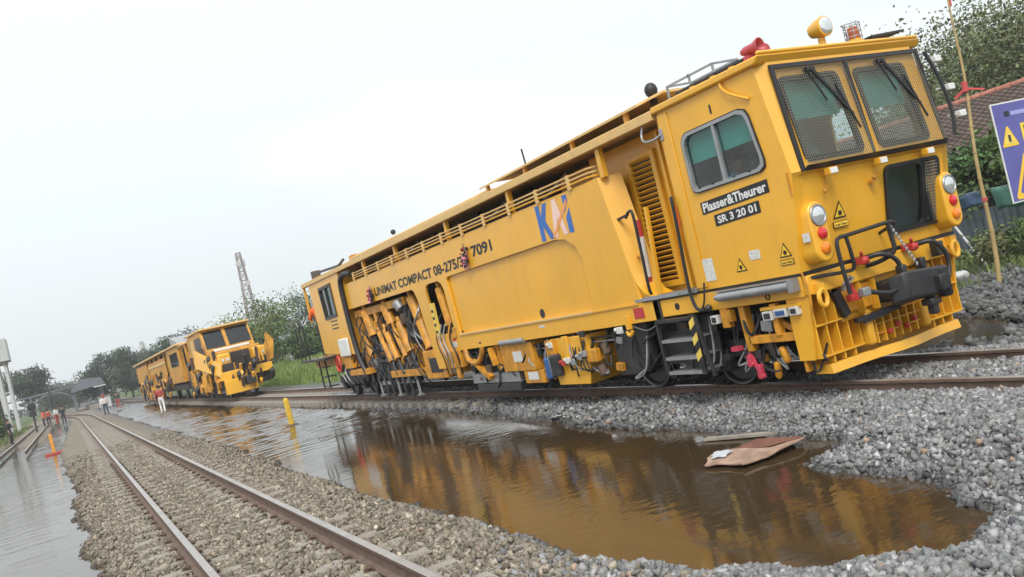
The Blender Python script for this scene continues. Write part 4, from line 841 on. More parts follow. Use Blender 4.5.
mb = MB(); mb.box(6.58,6.64,15.72,15.84,1.25,1.95); ys_ = mb.build('scale_bar', STRY, M)
for k in range(4): part('black_mark', BLKP, (6.576,6.579,15.73,15.83,1.34+k*.14,1.40+k*.14), parent=ys_, bevel=0)
[part('valve_cluster', YELW, b_) for b_ in ((6.60,6.72,15.0,15.5,.62,.95), (6.58,6.70,15.6,15.9,.9,1.15), (6.62,6.7,15.25,15.4,.4,.62), (6.60,6.7,14.95,15.1,1.2,1.4))]
for k in range(7):
    y = 15.0+random.random()*.9; mb = MB(); mb.tube(smoothpath([(6.66,y,1.5),(6.57,y+.05,1.2),(6.57,y-.1,.85),(6.64,y,.5)],5), .016, 6); mb.build('hose', random.choice((BLK,GREY,YELW)), M)
mb = MB(); mb.tube(smoothpath([(6.60,20.3,3.18),(6.57,20.8,3.22),(6.56,21.15,3.05),(6.56,21.2,2.4),(6.56,21.15,1.6),(6.57,21.0,1.0),(6.62,20.8,.6)],6), .07, 8); mb.build('cable_trunk', BLK, M)
# --- rear cab and platform
mb = MB(); mb.plate([(21.46,1.2),(24.3,1.34),(24.36,3.40),(21.42,3.40)], [[(22.28,2.33),(23.30,2.31),(23.38,3.10),(22.28,3.12)]], side, S-.004, S+.05); mb.build('rear_cab_wall', YEL, M)
mb = MB(); mb.plate([(22.22,2.27),(23.36,2.25),(23.44,3.16),(22.22,3.18)], [[(22.30,2.35),(23.28,2.33),(23.36,3.08),(22.30,3.10)]], side, S-.03, S+.02); wf = mb.build('window_frame', BLKM, M)
mb = MB(); mb.add([(S+.02,22.28,2.33),(S+.02,23.30,2.31),(S+.02,23.38,3.10),(S+.02,22.28,3.12)], [(0,1,2,3)]); mb.build('window_pane', GLASSD, wf)
part('window_divider', BLKM, (S-.02,S+.02,22.80,22.85,2.34,3.10), parent=wf, bevel=0); part('sun_blind', TEAL, (S+.08,S+.09,22.3,23.3,2.35,3.1), parent=wf, bevel=0)
part('rear_cab_wall', YEL, (E_-.05,E_,24.31,24.35,1.2,3.4), (S+.06,E_-.06,24.25,24.30,1.3,3.40)); part('rear_cab_wall', YEL, (S+.06,E_-.06,21.45,21.5,1.2,3.4))
part('roof_box', CLIP, (6.75,6.98,24.1,24.3,3.46,3.72)); mb = MB(); mb.bar((6.7,21.2,3.50),(6.7,24.0,3.62),.05,.06); mb.bar((6.7,20.9,3.60),(6.7,21.4,3.50),.05,.05); mb.build('roof_arm', BLKM, M)
part('vent_grille', BLKM, (S-.012,S-.005,22.35,22.95,2.16,2.19), (S-.012,S-.005,22.35,22.95,2.06,2.09), (S-.012,S-.005,22.35,22.95,1.96,1.99), bevel=0)
part('white_cabinet', WHT, (6.54,6.612,21.75,22.55,1.18,1.66), bevel=.03)
part('rear_step_box', YELW, (6.55,7.2,20.5,22.1,.66,.80), (6.60,6.9,21.9,22.6,.85,1.18)); part('rear_beam', YELW, (6.63,7.4,22.4,25.6,.98,1.28))
part('rear_platform', BLKM, (6.30,9.07,24.4,25.9,1.20,1.27), (6.22,6.61,23.0,24.4,1.20,1.27))
st = part('rear_step_frame', BLKM, (6.52,6.56,24.2,24.25,.36,1.3), (6.52,6.56,24.85,24.9,.36,1.3))
for z in (.40,.68,.96): part('step_tread', BLKM, (6.52,6.8,24.25,24.85,z,z+.03), parent=st, bevel=0)
mb = MB(); mb.tube([(6.32,25.85,1.27),(6.32,25.85,2.25),(6.32,24.9,2.28),(6.32,24.9,1.27)], .022, 6); mb.tube([(6.32,25.4,1.27),(6.32,25.4,2.25)], .02, 6); mb.tube([(6.32,25.85,1.8),(6.32,24.9,1.8)], .018, 6); mb.build('platform_railing', BLK, M)
mb = MB(); mb.box(6.60,6.66,24.9,24.96,2.3,3.40); mb.build('canopy_post', YEL, M)
mb = MB(); mb.tube([(6.55+.0*i, 22.9+.17*math.cos(i*.6)+i*.004, 1.02+.22*math.sin(i*.6)) for i in range(34)], .018, 6); mb.build('red_hose_coil', mat('hose_red',(0.6,0.05,0.03),.4), M)
for k in range(6): 
    y = 21.5+k*.35; mb = MB(); mb.tube(smoothpath([(6.7,y,1.1),(6.6,y+.1,.8),(6.62,y-.1,.5),(6.75,y,.35)],4), .016, 6); mb.build('hose', random.choice((BLK,BLKM,GREY)), M)
# --- front beam, plough grid, coupler, hoses, handrails
mb = MB(); mb.plate([(6.64,1.03),(9.07,1.03),(9.07,1.232),(6.64,1.232)], [], lambda u, v, w: (u, w, v), 6.255, 6.33); mb.build('buffer_beam', YEL, M, bevel=.012)
part('beam_seam', BLKP, (6.64,9.07,6.27,6.33,1.234,1.272), bevel=0)
mb = MB(); mb.plate([(7.10,.66),(8.60,.66),(8.60,1.029),(7.10,1.029)], [], lambda u, v, w: (u, w, v), 6.36, 6.42); mb.build('centre_plate', YEL, M)
mb = MB(); mb.plate([(6.68,.24),(9.03,.24),(9.03,1.029),(6.68,1.029)], [], lambda u, v, w: (u, w, v), 6.56, 6.60); mb.build('plough_back', YELW, M)
def yv(x): return 6.33-.10*max(0, 1-abs(x-7.95)/0.55)          # lip bulges forward in the middle
xs = [6.78,7.0,7.3,7.55,7.8,8.05,8.3,8.6,8.90]; mb = MB()
for a, b in zip(xs[:-1], xs[1:]):
    mb.add([(a,yv(a),.19),(b,yv(b),.19),(b,yv(b)+.02,.285),(a,yv(a)+.02,.285),(a,yv(a)+.05,.19),(b,yv(b)+.05,.19),(b,yv(b)+.06,.285),(a,yv(a)+.06,.285)], [(0,1,2,3),(4,7,6,5),(0,4,5,1),(3,2,6,7)])
mb.add([(6.78,yv(6.78),.19),(6.78,yv(6.78)+.02,.285),(6.78,6.56,.285),(6.78,6.56,.19)], [(0,1,2,3)]); mb.build('plough_blade', YEL, M)
mb = MB(); mb.plate([(6.30,1.03),(6.62,1.03),(6.62,.36),(6.42,.36)], [], side, 6.655, 6.685); mb.build('plough_side_plate', YEL, M, bevel=.004)
mb = MB(); mb.plate([(6.30,1.03),(6.62,1.03),(6.62,.36),(6.42,.36)], [], side, 9.02, 9.05); mb.build('plough_side_plate', YEL, M, bevel=.004)
def rib(x, z0, z1, y0=6.34, y1=6.56, t_=.018, m_=YEL): return part('rib', m_, (x-t_/2, x+t_/2, y0, y1, z0, z1), bevel=0)
for base, sgn in ((6.70, 1), (9.01, -1)):
    for k in range(4): rib(base+sgn*.16*k, .71, 1.025); 
    for k in range(5): rib(base+sgn*.155*k, .385, .69, y0=6.35)
    for k in (1, 2, 3): rib(base+sgn*(.16*k+.02), .29, .37, y0=6.36)
    x0, x1 = sorted((base-sgn*.01, base+sgn*.64))
    part('shelf', YEL, (x0,x1,6.335,6.558,.692,.708), bevel=0); part('shelf', YEL, (x0,x1,6.345,6.558,.366,.384), bevel=0)
part('tow_pocket', YEL, (7.36,7.46,6.27,6.50,.34,.72), bevel=.03); part('tow_pocket', YEL, (8.26,8.36,6.27,6.50,.34,.66), bevel=.03)
for k in range(6): rib(7.52+k*.13, .335, .63, y0=6.31)
for z in (.43,.53,.63): part('shelf', YELW, (7.46,8.24,6.315,6.558,z-.007,z+.007), bevel=0)
for k in range(4): part('plough_bolt', RED, (7.66+k*.14,7.71+k*.14,6.26,6.31,.40+.05*(k%2),.45+.05*(k%2)), bevel=.01)
mb = MB(); mb.bar((7.02,6.30,1.0),(7.14,6.32,.72),.10,.06,(0,1,0)); mb.build('diagonal_brace', BLKM, M)
mb = MB(); mb.bar((7.22,6.29,.64),(7.85,6.24,.66),.06,.05); mb.bar((7.3,6.26,.60),(7.7,6.24,.63),.03,.02); mb.build('uncoupling_lever', BLKM, M)
for x0, x1 in ((7.12,7.32),(7.36,7.55),(8.15,8.35),(8.4,8.58)): part('coupler_pocket', YELW, (x0,x1,6.30,6.36,.74,1.0), bevel=.01)
for x in (7.34,7.57,8.12,8.37): rib(x, .70, 1.02, y0=6.24, y1=6.36)
# coupler
mb = MB(); mb.box(7.62,8.06,5.98,6.36,.74,.96); mb.build('coupler_shank', BLKM, M, bevel=.03)
mb = MB(); V = [(7.52,6.06,.70),(8.16,6.06,.68),(8.20,5.86,.68),(8.10,5.78,.70),(7.88,5.84,.72),(7.62,5.90,.74)]
mb.add(V+[(p[0],p[1],p[2]+.30) for p in V], [(5,4,3,2,1,0),(6,7,8,9,10,11)]+[(i,(i+1) % 6,(i+1) % 6+6,i+6) for i in range(6)])
cp = mb.build('coupler_head', BLKM, M, bevel=.03)
mb = MB(); mb.lathe((8.08,5.83,.67),(0,0,1),[(0,.06),(.02,.075),(.30,.075),(.33,.05)],12); mb.box(7.94,8.06,5.74,5.86,.74,.92); mb.build('coupler_knuckle', BLK, cp, bevel=.02)
part('coupler_lock', BLKM, (7.90,7.98,5.86,5.95,.52,.68), (7.86,8.02,5.84,5.98,.62,.69), parent=cp, bevel=.015); part('coupler_lifter', BLKM, (7.68,7.76,5.95,6.05,1.0,1.10), parent=cp, bevel=.02)
for pts, vx in (([(7.40,6.22,1.235),(7.52,6.05,1.26),(7.68,6.0,1.16),(7.70,6.0,1.0),(7.60,6.0,.88),(7.45,6.02,.86),(7.28,6.10,.92)], 7.36), ([(8.22,6.22,1.23),(8.34,6.05,1.25),(8.46,6.0,1.12),(8.48,6.0,.96),(8.40,6.0,.80),(8.30,6.02,.74)], 8.16)):
    mb = MB(); mb.tube(smoothpath(pts,6), .026, 8); hz = mb.build('brake_hose', BLK, M)
    mb = MB(); mb.box(vx-.05,vx+.05,6.10,6.25,1.20,1.27); mb.bar((vx,6.15,1.26),(vx-.05,6.1,1.33),.03,.03); mb.ball((vx,6.13,1.235), .05); mb.build('valve_handle', RED, hz, bevel=.008)
    e = pts[-1]; mb = MB(); mb.box(e[0]-.10,e[0]+.01,e[1]-.03,e[1]+.05,e[2]-.04,e[2]+.05); mb.build('hose_coupling', GREY, hz, bevel=.01)
mb = MB(); mb.bar((7.13,6.20,1.10),(7.17,6.15,.86),.03,.04); mb.box(7.10,7.24,6.16,6.24,.86,.93); mb.build('red_lever', RED, M, bevel=.006)
mb = MB(); mb.tube(smoothpath([(7.02,6.2,1.0),(6.98,6.12,1.06),(7.05,6.1,1.12),(7.12,6.15,1.1)],4), .016, 6); mb.bar((6.98,6.15,1.0),(7.13,6.12,1.1),.03,.02); mb.build('plug_socket', GREY, M)
mb = MB()
for k in range(12):
    a = k/12; c = Vector((7.72,6.02,1.55))*(1-a)+Vector((7.98,5.98,1.02))*a; mb.ball(c, .020, 6, (1,.6,1.3))
mb.build('coupler_chain', GREY, M)
part('valve_box', BLKM, (8.50,8.62,6.10,6.20,1.06,1.22), bevel=.015); part('valve_box', BLKM, (8.22,8.30,6.12,6.22,.98,1.10), bevel=.015)
for x, z in ((6.74,.98),(8.93,1.08)):
    mb = MB(); mb.tube([(x+.055*math.cos(a),6.20,z+.085*math.sin(a)) for a in [i*math.pi/9 for i in range(19)]], .024, 8); mb.box(x-.05,x+.05,6.19,6.26,z+.05,z+.15); mb.build('lifting_shackle', YEL, M)
mb = MB(); mb.tube([(6.63,6.30,1.28),(6.625,6.26,1.15),(6.63,6.26,1.0),(6.64,6.30,.8)], .012, 6); mb.build('cable_pipe', YELW, M)
mb = MB(); mb.tube(smoothpath([(6.90,6.0,.96),(6.88,6.0,1.25),(6.88,6.0,1.47),(6.93,6.0,1.53),(7.05,6.0,1.535),(7.4,6.0,1.55),(7.72,6.0,1.56),(7.80,6.02,1.53)],5), .021, 8); mb.tube(smoothpath([(7.03,6.0,1.53),(7.05,6.0,1.35),(7.06,6.02,1.20),(7.0,6.1,1.18),(6.85,6.2,1.19),(6.70,6.27,1.20)],5), .02, 8)
mb.tube(smoothpath([(7.68,6.0,1.55),(7.69,6.0,1.4),(7.68,6.0,1.26),(7.6,6.1,1.19),(7.5,6.24,1.16)],5), .024, 8); mb.tube([(7.80,6.02,1.53),(7.83,6.25,1.46)], .018, 8)
mb.build('front_hand_rail', BLK, M)

# ------------------------------------------------------------------ people
def person(loc, rot, label, shirt, trousers, pose=None, helmet=None, scale=1.0, vest=None, group=None, hands='down'):
    global ORG
    t = thing('person', loc, label, 'person', group); t.rotation_euler.z = rot
    J = dict(pel=(0,0,.92), spine=(0,.0,1.12), chest=(0,0,1.34), neck=(0,.0,1.48), head0=(0,-.01,1.56), head1=(0,-.015,1.66),
             shl=(.19,0,1.40), ell=(.25,.02,1.12), wrl=(.25,-.08,.89), hal=(.25,-.11,.80), shr=(-.19,0,1.40), elr=(-.25,.02,1.12), wrr=(-.25,-.08,.89), har=(-.25,-.11,.80),
             hil=(.095,0,.90), knl=(.11,-.02,.50), anl=(.11,.03,.09), fol=(.12,-.14,.035), hir=(-.095,0,.90), knr=(-.11,-.02,.50), anr=(-.11,.03,.09), forr=(-.12,-.14,.035))
    if pose: J.update(pose)
    Rr = dict(pel=.145, spine=.135, chest=.15, neck=.06, head0=.085, head1=.095, shl=.075, ell=.055, wrl=.04, hal=.035, shr=.075, elr=.055, wrr=.04, har=.035, hil=.095, knl=.068, anl=.048, fol=.04, hir=.095, knr=.068, anr=.048, forr=.04)
    ks = list(J); ix = {k: i for i, k in enumerate(ks)}
    Ed = [('pel','spine'),('spine','chest'),('chest','neck'),('neck','head0'),('head0','head1'),('chest','shl'),('shl','ell'),('ell','wrl'),('wrl','hal'),('chest','shr'),('shr','elr'),('elr','wrr'),('wrr','har'),
          ('pel','hil'),('hil','knl'),('knl','anl'),('anl','fol'),('pel','hir'),('hir','knr'),('knr','anr'),('anr','forr')]
    me = bpy.data.meshes.new('body'); me.from_pydata([tuple(c*scale for c in J[k]) for k in ks], [(ix[a], ix[b]) for a, b in Ed], [])
    o = bpy.data.objects.new('body', me); COL.objects.link(o); o.modifiers.new('skin', 'SKIN')
    for k in ks:
        sv = me.skin_vertices[0].data[ix[k]]; r = Rr[k]*scale; sv.radius = (r, r*(.72 if k in ('pel','spine','chest') else 1))
    me.skin_vertices[0].data[0].use_root = True
    o.modifiers.new('sub', 'SUBSURF').levels = 2; o.modifiers['sub'].render_levels = 2
    bpy.context.view_layer.update(); dg = bpy.context.evaluated_depsgraph_get(); m2 = bpy.data.meshes.new_from_object(o.evaluated_get(dg)); bpy.data.objects.remove(o)
    m2.materials.clear()
    for m_ in (shirt, trousers, SKIN, CLOTHD): m2.materials.append(m_)
    cats = {'pel':1,'spine':0,'chest':0,'neck':2,'head0':2,'head1':2,'shl':0,'ell':0,'wrl':2,'hal':2,'shr':0,'elr':0,'wrr':2,'har':2,'hil':1,'knl':1,'anl':1,'fol':3,'hir':1,'knr':1,'anr':1,'forr':3}
    P_ = [(Vector(J[k])*scale, cats[k]) for k in ks]
    for a, b in Ed:
        if cats[a] == cats[b]:
            for q in (.33, .66): P_.append((Vector(J[a]).lerp(Vector(J[b]), q)*scale, cats[a]))
    for p in m2.polygons:
        c = p.center; p.material_index = min(P_, key=lambda q: (q[0]-c).length_squared)[1]; p.use_smooth = True
    b = bpy.data.objects.new('body', m2); COL.objects.link(b); b.parent = t
    h = Vector(J['head1'])*scale; hm = MB()
    if helmet:
        hm.ball(h+Vector((0,0,.045)), .125*scale, 12, (1,1.1,.85)); hm.cyl(h+Vector((0,-.02,.02)), h+Vector((0,-.02,.035)), .155*scale); hm.build('helmet', helmet, t, org=(0,0,0))
    else:
        hm.ball(h+Vector((0,.025,.035)), .112*scale, 12, (1,1,.9)); hm.build('hair', HAIR, t, org=(0,0,0))
    fm = MB(); fm.ball(h+Vector((0,-.105*scale,-.02)), .02, 6); fm.build('nose', SKIN, t, org=(0,0,0))
    for sx in (-1, 1):
        em = MB(); em.ball(h+Vector((sx*.035,-.092*scale,.0)), .012, 6); em.build('eye', CLOTHD, t, org=(0,0,0))
        em = MB(); em.ball(h+Vector((sx*.098,0,-.02)), .028, 6, (.4,.7,1)); em.build('ear', SKIN, t, org=(0,0,0))
    for w_, ha in (('wrl','hal'),('wrr','har')):
        a, c = Vector(J[w_])*scale, Vector(J[ha])*scale; d = (c-a).normalized(); sd2 = d.cross(Vector((0,1,0.01))).normalized()
        for k in range(4):
            f_ = MB(); q = c+d*.01+sd2*(k-1.5)*.019; f_.tube([q, q+d*.045, q+d*.075+Vector((0,-.015,0))], .0095, 6); f_.build('finger', SKIN, t, org=(0,0,0))
        f_ = MB(); q = a+d*.03; f_.tube([q, q+sd2*.035+d*.03, q+sd2*.04+d*.06], .010, 6); f_.build('thumb', SKIN, t, org=(0,0,0))
    if vest:
        vm = MB()
        for sx in (-1, 1): vm.tube([Vector((sx*.09,-.145,1.02)), Vector((sx*.09,-.15,1.25)), Vector((sx*.10,-.11,1.42)), Vector((sx*.10,.05,1.45)), Vector((sx*.09,.13,1.2))], .02, 6)
        vm.build('vest_stripe', vest, t, org=(0,0,0))
    return t
SHB = mat('shirt_light_blue', (0.35, 0.45, 0.60), .85); NAVY = mat('cloth_navy', (0.02, 0.025, 0.06), .85); WTR = mat('cloth_white', (0.7, 0.7, 0.7), .85); MAR = mat('cloth_maroon', (0.35, 0.06, 0.05), .85); RW = mat('shirt_red_orange', (0.62, 0.12, 0.05), .85)
sit = dict(pel=(0,0,.0), spine=(0,0,.2), chest=(0,0,.42), neck=(0,0,.56), head0=(0,-.01,.64), head1=(0,-.015,.74), shl=(.19,0,.48), ell=(.25,-.05,.22), wrl=(.2,-.28,.2), hal=(.18,-.36,.22), shr=(-.19,0,.48), elr=(-.25,-.05,.22), wrr=(-.2,-.28,.2), har=(-.18,-.36,.22),
           hil=(.095,-.05,-.02), knl=(.12,-.42,.0), anl=(.12,-.42,-.38), fol=(.12,-.54,-.42), hir=(-.095,-.05,-.02), knr=(-.12,-.42,.0), anr=(-.12,-.42,-.38), forr=(-.12,-.54,-.42))
person((7.05, 7.22, 1.97), 0.0, 'person in pale blue shirt seated behind the cab side window of the long tamping machine', SHB, NAVY, sit, scale=.92)
hold = dict(ell=(.33,-.05,1.15), wrl=(.30,-.25,1.22), hal=(.28,-.32,1.25))
person((6.82, 24.62, 1.27), 2.6, 'worker in orange top and dark trousers standing on the rear platform of the tamping machine', ORNG, CLOTHD, hold, helmet=RED)
walk = dict(knl=(.11,-.12,.50), anl=(.11,-.05,.09), fol=(.12,-.22,.04), knr=(-.11,.02,.50), anr=(-.11,.20,.12), forr=(-.12,.05,.05), ell=(.27,.08,1.12), wrl=(.26,.0,.88), hal=(.26,-.04,.80), wrr=(-.26,-.16,.92), har=(-.25,-.2,.84))
person((2.85, 84, -.17), 3.3, 'person in red helmet and white top walking on ballast between rail and flood', WTR, NAVY, walk, helmet=RED, vest=RW)
person((5.0, 57, -.33), 2.9, 'person in rust coloured shirt and white trousers wading by the far ballast regulator', MAR, WTR, walk)
person((4.6, 99, -.20), 3.0, 'person in dark shirt and maroon trousers standing far along the flooded strip', CLOTHD, MAR)
person((-3.65, 67, -.20), 1.2, 'person in black clothes standing on the grass bank by the submerged siding', CLOTHD, CLOTHD, hold)
for k, (x, y, sh_, tr_, lb_) in enumerate(((-1.75,92,MAR,CLOTHD,'person in dark red shirt in the small group beside the siding track'), (-1.1,96,WTR,MAR,'person in white shirt and maroon trousers in the small group beside the siding'), (-2.3,98,RW,NAVY,'person in orange red shirt in the small group beside the siding track'), (-0.5,90,CLOTHD,NAVY,'person in black shirt and dark trousers near the siding group'))):
    person((x, y, -.20), 3+k, lb_, sh_, tr_)

# ------------------------------------------------------------------ flower garlands hung on the side panel
for (y, z, lb_) in ((19.15,2.50,'dark flower garland hung before the word UNIMAT on the yellow side panel'),(13.75,2.60,'pink and dark flower garland hung between the machine numbers 08-275 and 7091')):
    t = thing('flower_garland', (S-.05, y, z), lb_, 'garland')
    for j, m_ in enumerate((FLOWR, FLOWW, CLOTHD)):
        mb = MB()
        for k in range(14): mb.ball((S-.05+random.uniform(-.03,.03), y+random.gauss((j-1)*-.06,.05), z+random.gauss(-.02,.08)), random.uniform(.02,.04), 6)
        mb.build('blossom_cluster', m_, t)
    mb = MB(); mb.tube([(S-.02,y,z+.22),(S-.03,y,z)], .008, 5); mb.build('string', BLK, t)

# ------------------------------------------------------------------ ballast regulator and second tamper far down the track
Rg = thing('ballast_regulator', (XC, 50, 0), 'distant yellow ballast regulator with raised plough wings and dark cab windows', 'rail machine')
def rp(nm, m_, *boxes, bevel=.02, parent=None): return part(nm, m_, *boxes, bevel=bevel, parent=parent or Rg)
mb = MB(); mb.plate([(46.2,1.75),(46.2,2.55),(46.9,3.72),(52.5,3.60),(52.5,1.75)], [], side, 6.62, 9.09); cb = mb.build('cab_body', YFAR, Rg, bevel=.04)
def fq(nm, m_, pts, parent): mb = MB(); mb.add(pts, [tuple(range(len(pts)))]); return mb.build(nm, m_, parent, smooth=False)
def slope(x, z): return (x, 46.2+(z-2.55)*.598-.03, z)
for x0, x1 in ((6.72,7.68),(7.86,8.98)):
    fq('window', GLASSD, [slope(x0,2.66),slope(x1,2.66),slope(x1,3.58),slope(x0,3.58)], cb)
    fq('window_backing', DRK, [tuple(Vector(slope(x,z))+Vector((0,.02,0))) for x, z in ((x0,2.66),(x1,2.66),(x1,3.58),(x0,3.58))], cb)
rp('window', BLKM, (6.600,6.612,47.3,49.4,2.4,3.4), parent=cb); rp('door_panel', TAN, (6.595,6.61,49.8,51.0,1.4,3.4), parent=cb)
rp('roof', TAN, (6.55,9.16,46.6,52.6,3.68,3.78)); rp('windscreen_sill', WHT, (7.0,8.8,46.05,46.18,2.45,2.58))
hd = rp('engine_hood', YFAR, (6.75,8.95,44.3,46.2,1.35,2.40), bevel=.06); rp('fender', YEL, (6.70,7.30,43.5,44.3,1.35,2.25), bevel=.08); rp('fender', YEL, (8.40,9.0,43.5,44.3,1.35,2.25), bevel=.08); rp('radiator', RED, (7.35,8.35,44.22,44.29,1.45,1.75), parent=hd); rp('radiator_screen', DRK, (7.35,8.35,44.24,44.29,1.76,2.25), parent=hd)
for x in (6.85, 7.08, 8.5, 8.75): rp('headlight', LENS, (x,x+.14,43.46,43.495,1.85,2.0), parent=hd, bevel=.01)
rp('front_beam', YEL, (6.6,9.1,43.2,43.6,.95,1.35)); rp('front_plough', YEL, (6.7,8.2,43.0,43.4,.25,.95)); rp('coupler', BLKM, (7.65,8.1,42.7,43.2,.55,.95))
mb = MB(); mb.add([(6.05,46.2,2.75),(6.75,43.2,1.75),(6.62,43.2,1.15),(5.95,46.2,1.85),(6.13,46.3,2.75),(6.83,43.3,1.75),(6.70,43.3,1.15),(6.03,46.3,1.85)], [(0,1,2,3),(4,7,6,5),(0,4,5,1),(1,5,6,2),(2,6,7,3),(3,7,4,0)]); mb.build('plough_wing', YEL, Rg)
mb = MB(); mb.plate([(8.95,1.3),(9.4,1.5),(9.6,2.4),(9.4,2.7),(9.0,2.1)], [], lambda u, v, w: (u, w, v), 44.0, 44.15); mb.build('plough_wing', YFAR, Rg)
mb = MB(); mb.bar((9.25,44.3,1.5),(9.35,44.3,2.8),.12,.12); mb.bar((6.5,45.5,1.2),(6.3,45.2,2.1),.1,.1); mb.build('wing_arm', YFAR, Rg)
for (y0, y1, z0, z1) in ((46.6,47.6,.9,1.7),(49.0,50.0,.5,1.3),(51.2,52.2,.7,1.6)): rp('side_box', YFAR, (6.45,6.9,y0,y1,z0,z1), bevel=.06)
for k in range(9):
    y = 46+k*.75; mb = MB(); mb.cyl((6.5,y,random.uniform(1.3,2.1)),(6.5,y+random.uniform(-.3,.3),.5),random.uniform(.06,.13)); mb.build('hydraulic_cylinder', YFAR, Rg)
for y in (45.2, 51.6):
    for x in (7.24, 8.46): mb = MB(); mb.cyl((x-.07,y,.4),(x+.07,y,.4),.4,20); mb.build('wheel', BLKM, Rg)
for k in range(110):
    m_ = random.choice((YFAR, YELW, YEL, CLIP, DRK, BLKM, DRK)); y = random.uniform(43.6, 53); x = random.uniform(6.35, 6.7); z = random.uniform(.35, 2.1); d_ = random.uniform(.06, .22)
    if k % 3 == 0: y = 43.0+random.uniform(0, .5); x = random.uniform(6.7, 9.0); z = random.uniform(.3, 1.6)
    mb = MB()
    if k % 2: mb.obox((x,y,z), (d_*.5,0,.05), (0,d_,.08), (0,-.1,d_)); mb.build('side_gear', m_, Rg, bevel=.02)
    else: mb.cyl((x,y,z), (x,y+random.uniform(-.5,.5),z+.7), d_*.4); mb.build('hydraulic_cylinder', m_, Rg)
rp('main_frame', DRK, (6.75,8.95,43.4,56,.45,1.75)); rp('conveyor', YFAR, (7.0,8.7,52.6,56.5,1.1,3.0)); rp('frame_post', YFAR, (6.6,6.75,53.8,54.0,.9,3.4)); rp('canopy', TAN, (6.6,9.1,52.7,57.0,3.42,3.50))
T2_ = thing('tamping_machine', (XC, 75, 0), 'distant weathered tamping machine with cream canopy coupled behind the ballast regulator', 'rail machine')
def tp(nm, m_, *boxes, bevel=.02, parent=None): return part(nm, m_, *boxes, bevel=bevel, parent=parent or T2_)
cb = tp('cab', YFAR, (6.62,9.09,57.5,64.5,1.2,3.55), bevel=.06); tp('window', GLASSD, (6.60,6.615,58.2,62.5,2.3,3.2), parent=cb); tp('window', BLKM, (6.9,8.8,57.44,57.48,2.2,3.3), parent=cb)
tp('roof', TAN, (6.5,9.2,57.2,65,3.56,3.68)); mb = MB(); mb.add([(6.8,58,3.7),(8.8,58,3.7),(8.8,62,4.3),(6.8,62,4.3),(6.8,62.1,3.7),(8.8,62.1,3.7)], [(0,1,2,3),(3,2,5,4),(0,3,4),(1,5,2),(0,4,5,1)]); mb.build('roof_unit', GREY, T2_)
tp('body_panel', YFAR, (6.62,9.09,66,80,2.0,3.2)); tp('body_panel', YFAR, (6.62,9.09,66,71,.9,2.0)); tp('body_panel', YFAR, (6.62,9.09,75.5,80,.9,2.0)); tp('rear_cab', YFAR, (6.62,9.09,82,93,1.1,3.3)); tp('dark_bay', DRK, (6.9,9.0,65,82,.8,3.3))
for k in range(60):
    m_ = random.choice((YFAR, YELW, CLIP, DRK, DRK, BLKM)); y = random.uniform(64.5, 93); z = random.uniform(.3, 1.7); d_ = random.uniform(.1, .35); mb = MB()
    if k % 2: mb.obox((6.56,y,z), (.06,0,.02), (0,d_*2,.1), (0,-.1,d_)); mb.build('side_gear', m_, T2_, bevel=.02)
    else: mb.cyl((6.55,y,z), (6.55,y+random.uniform(-.8,.8),z+.7), d_*.35); mb.build('hydraulic_cylinder', m_, T2_)
tp('canopy', TAN, (6.45,9.2,65,95,3.55,3.68)); tp('panel_trim', TAN, (6.58,6.61,66,80,2.75,2.95)); tp('main_frame', DRK, (6.8,8.9,57.5,94,.7,1.1))
for y in (59, 62.5, 68, 78, 86, 91):
    for x in (7.24, 8.46): mb = MB(); mb.cyl((x-.07,y,.4),(x+.07,y,.4),.4,16); mb.build('wheel', BLKM, T2_)
for k in range(8): tp('canopy_post', YFAR, (6.6,6.72,66+k*3.9,66.15+k*3.9,1.0,3.55))

# ------------------------------------------------------------------ posts, debris, signal, pole, banner
def marker(x, y, h, m_, lean, label):
    t = thing('marker_post', (x, y, ZW-.25), label, 'marker post')
    mb = MB(); mb.bar((x,y,ZW-.25),(x-lean,y,ZW+h),.13,.13); mb.build('post', m_, t, bevel=.02)
    mb = MB(); mb.lathe((x-lean,y,ZW+h),(-lean*.4,0,1),[(0,.068),(.03,.06),(.06,.02)],10); mb.build('cap', m_, t); return t
t = marker(5.15, 23.8, .72, POSTY, .02, 'leaning yellow marker post standing in the flood before the tamping machine')
mb = MB(); mb.ball((5.15,23.8,ZW+.0), .16, 8, (1.2,1.2,.35)); mb.build('post_base', STONE if False else CLIP, t)
t = marker(-.87, 42.2, .85, POSTO, .02, 'orange marker post on a red brown foot standing in the pale left flood')
mb = MB(); mb.box(-1.25,-.5,42.1,42.3,ZW-.05,ZW+.10); mb.build('post_base', MAR, t, bevel=.02)
DB = [(5.13,6.63),(5.37,6.79),(5.58,6.77),(5.86,6.70),(6.05,6.30),(6.05,6.18),(5.80,6.13),(5.48,6.14),(5.22,6.18),(5.21,6.43)]
t = thing('floating_board', (5.6,6.45,ZW), 'torn red brown and pale cardboard sheet floating on the brown flood water', 'cardboard')
def bz(x, y): return ZW+.03+.012*math.sin(x*9)*math.cos(y*7)+.018*noise.noise((x*4,y*4,3))+.03*(x-5.13)
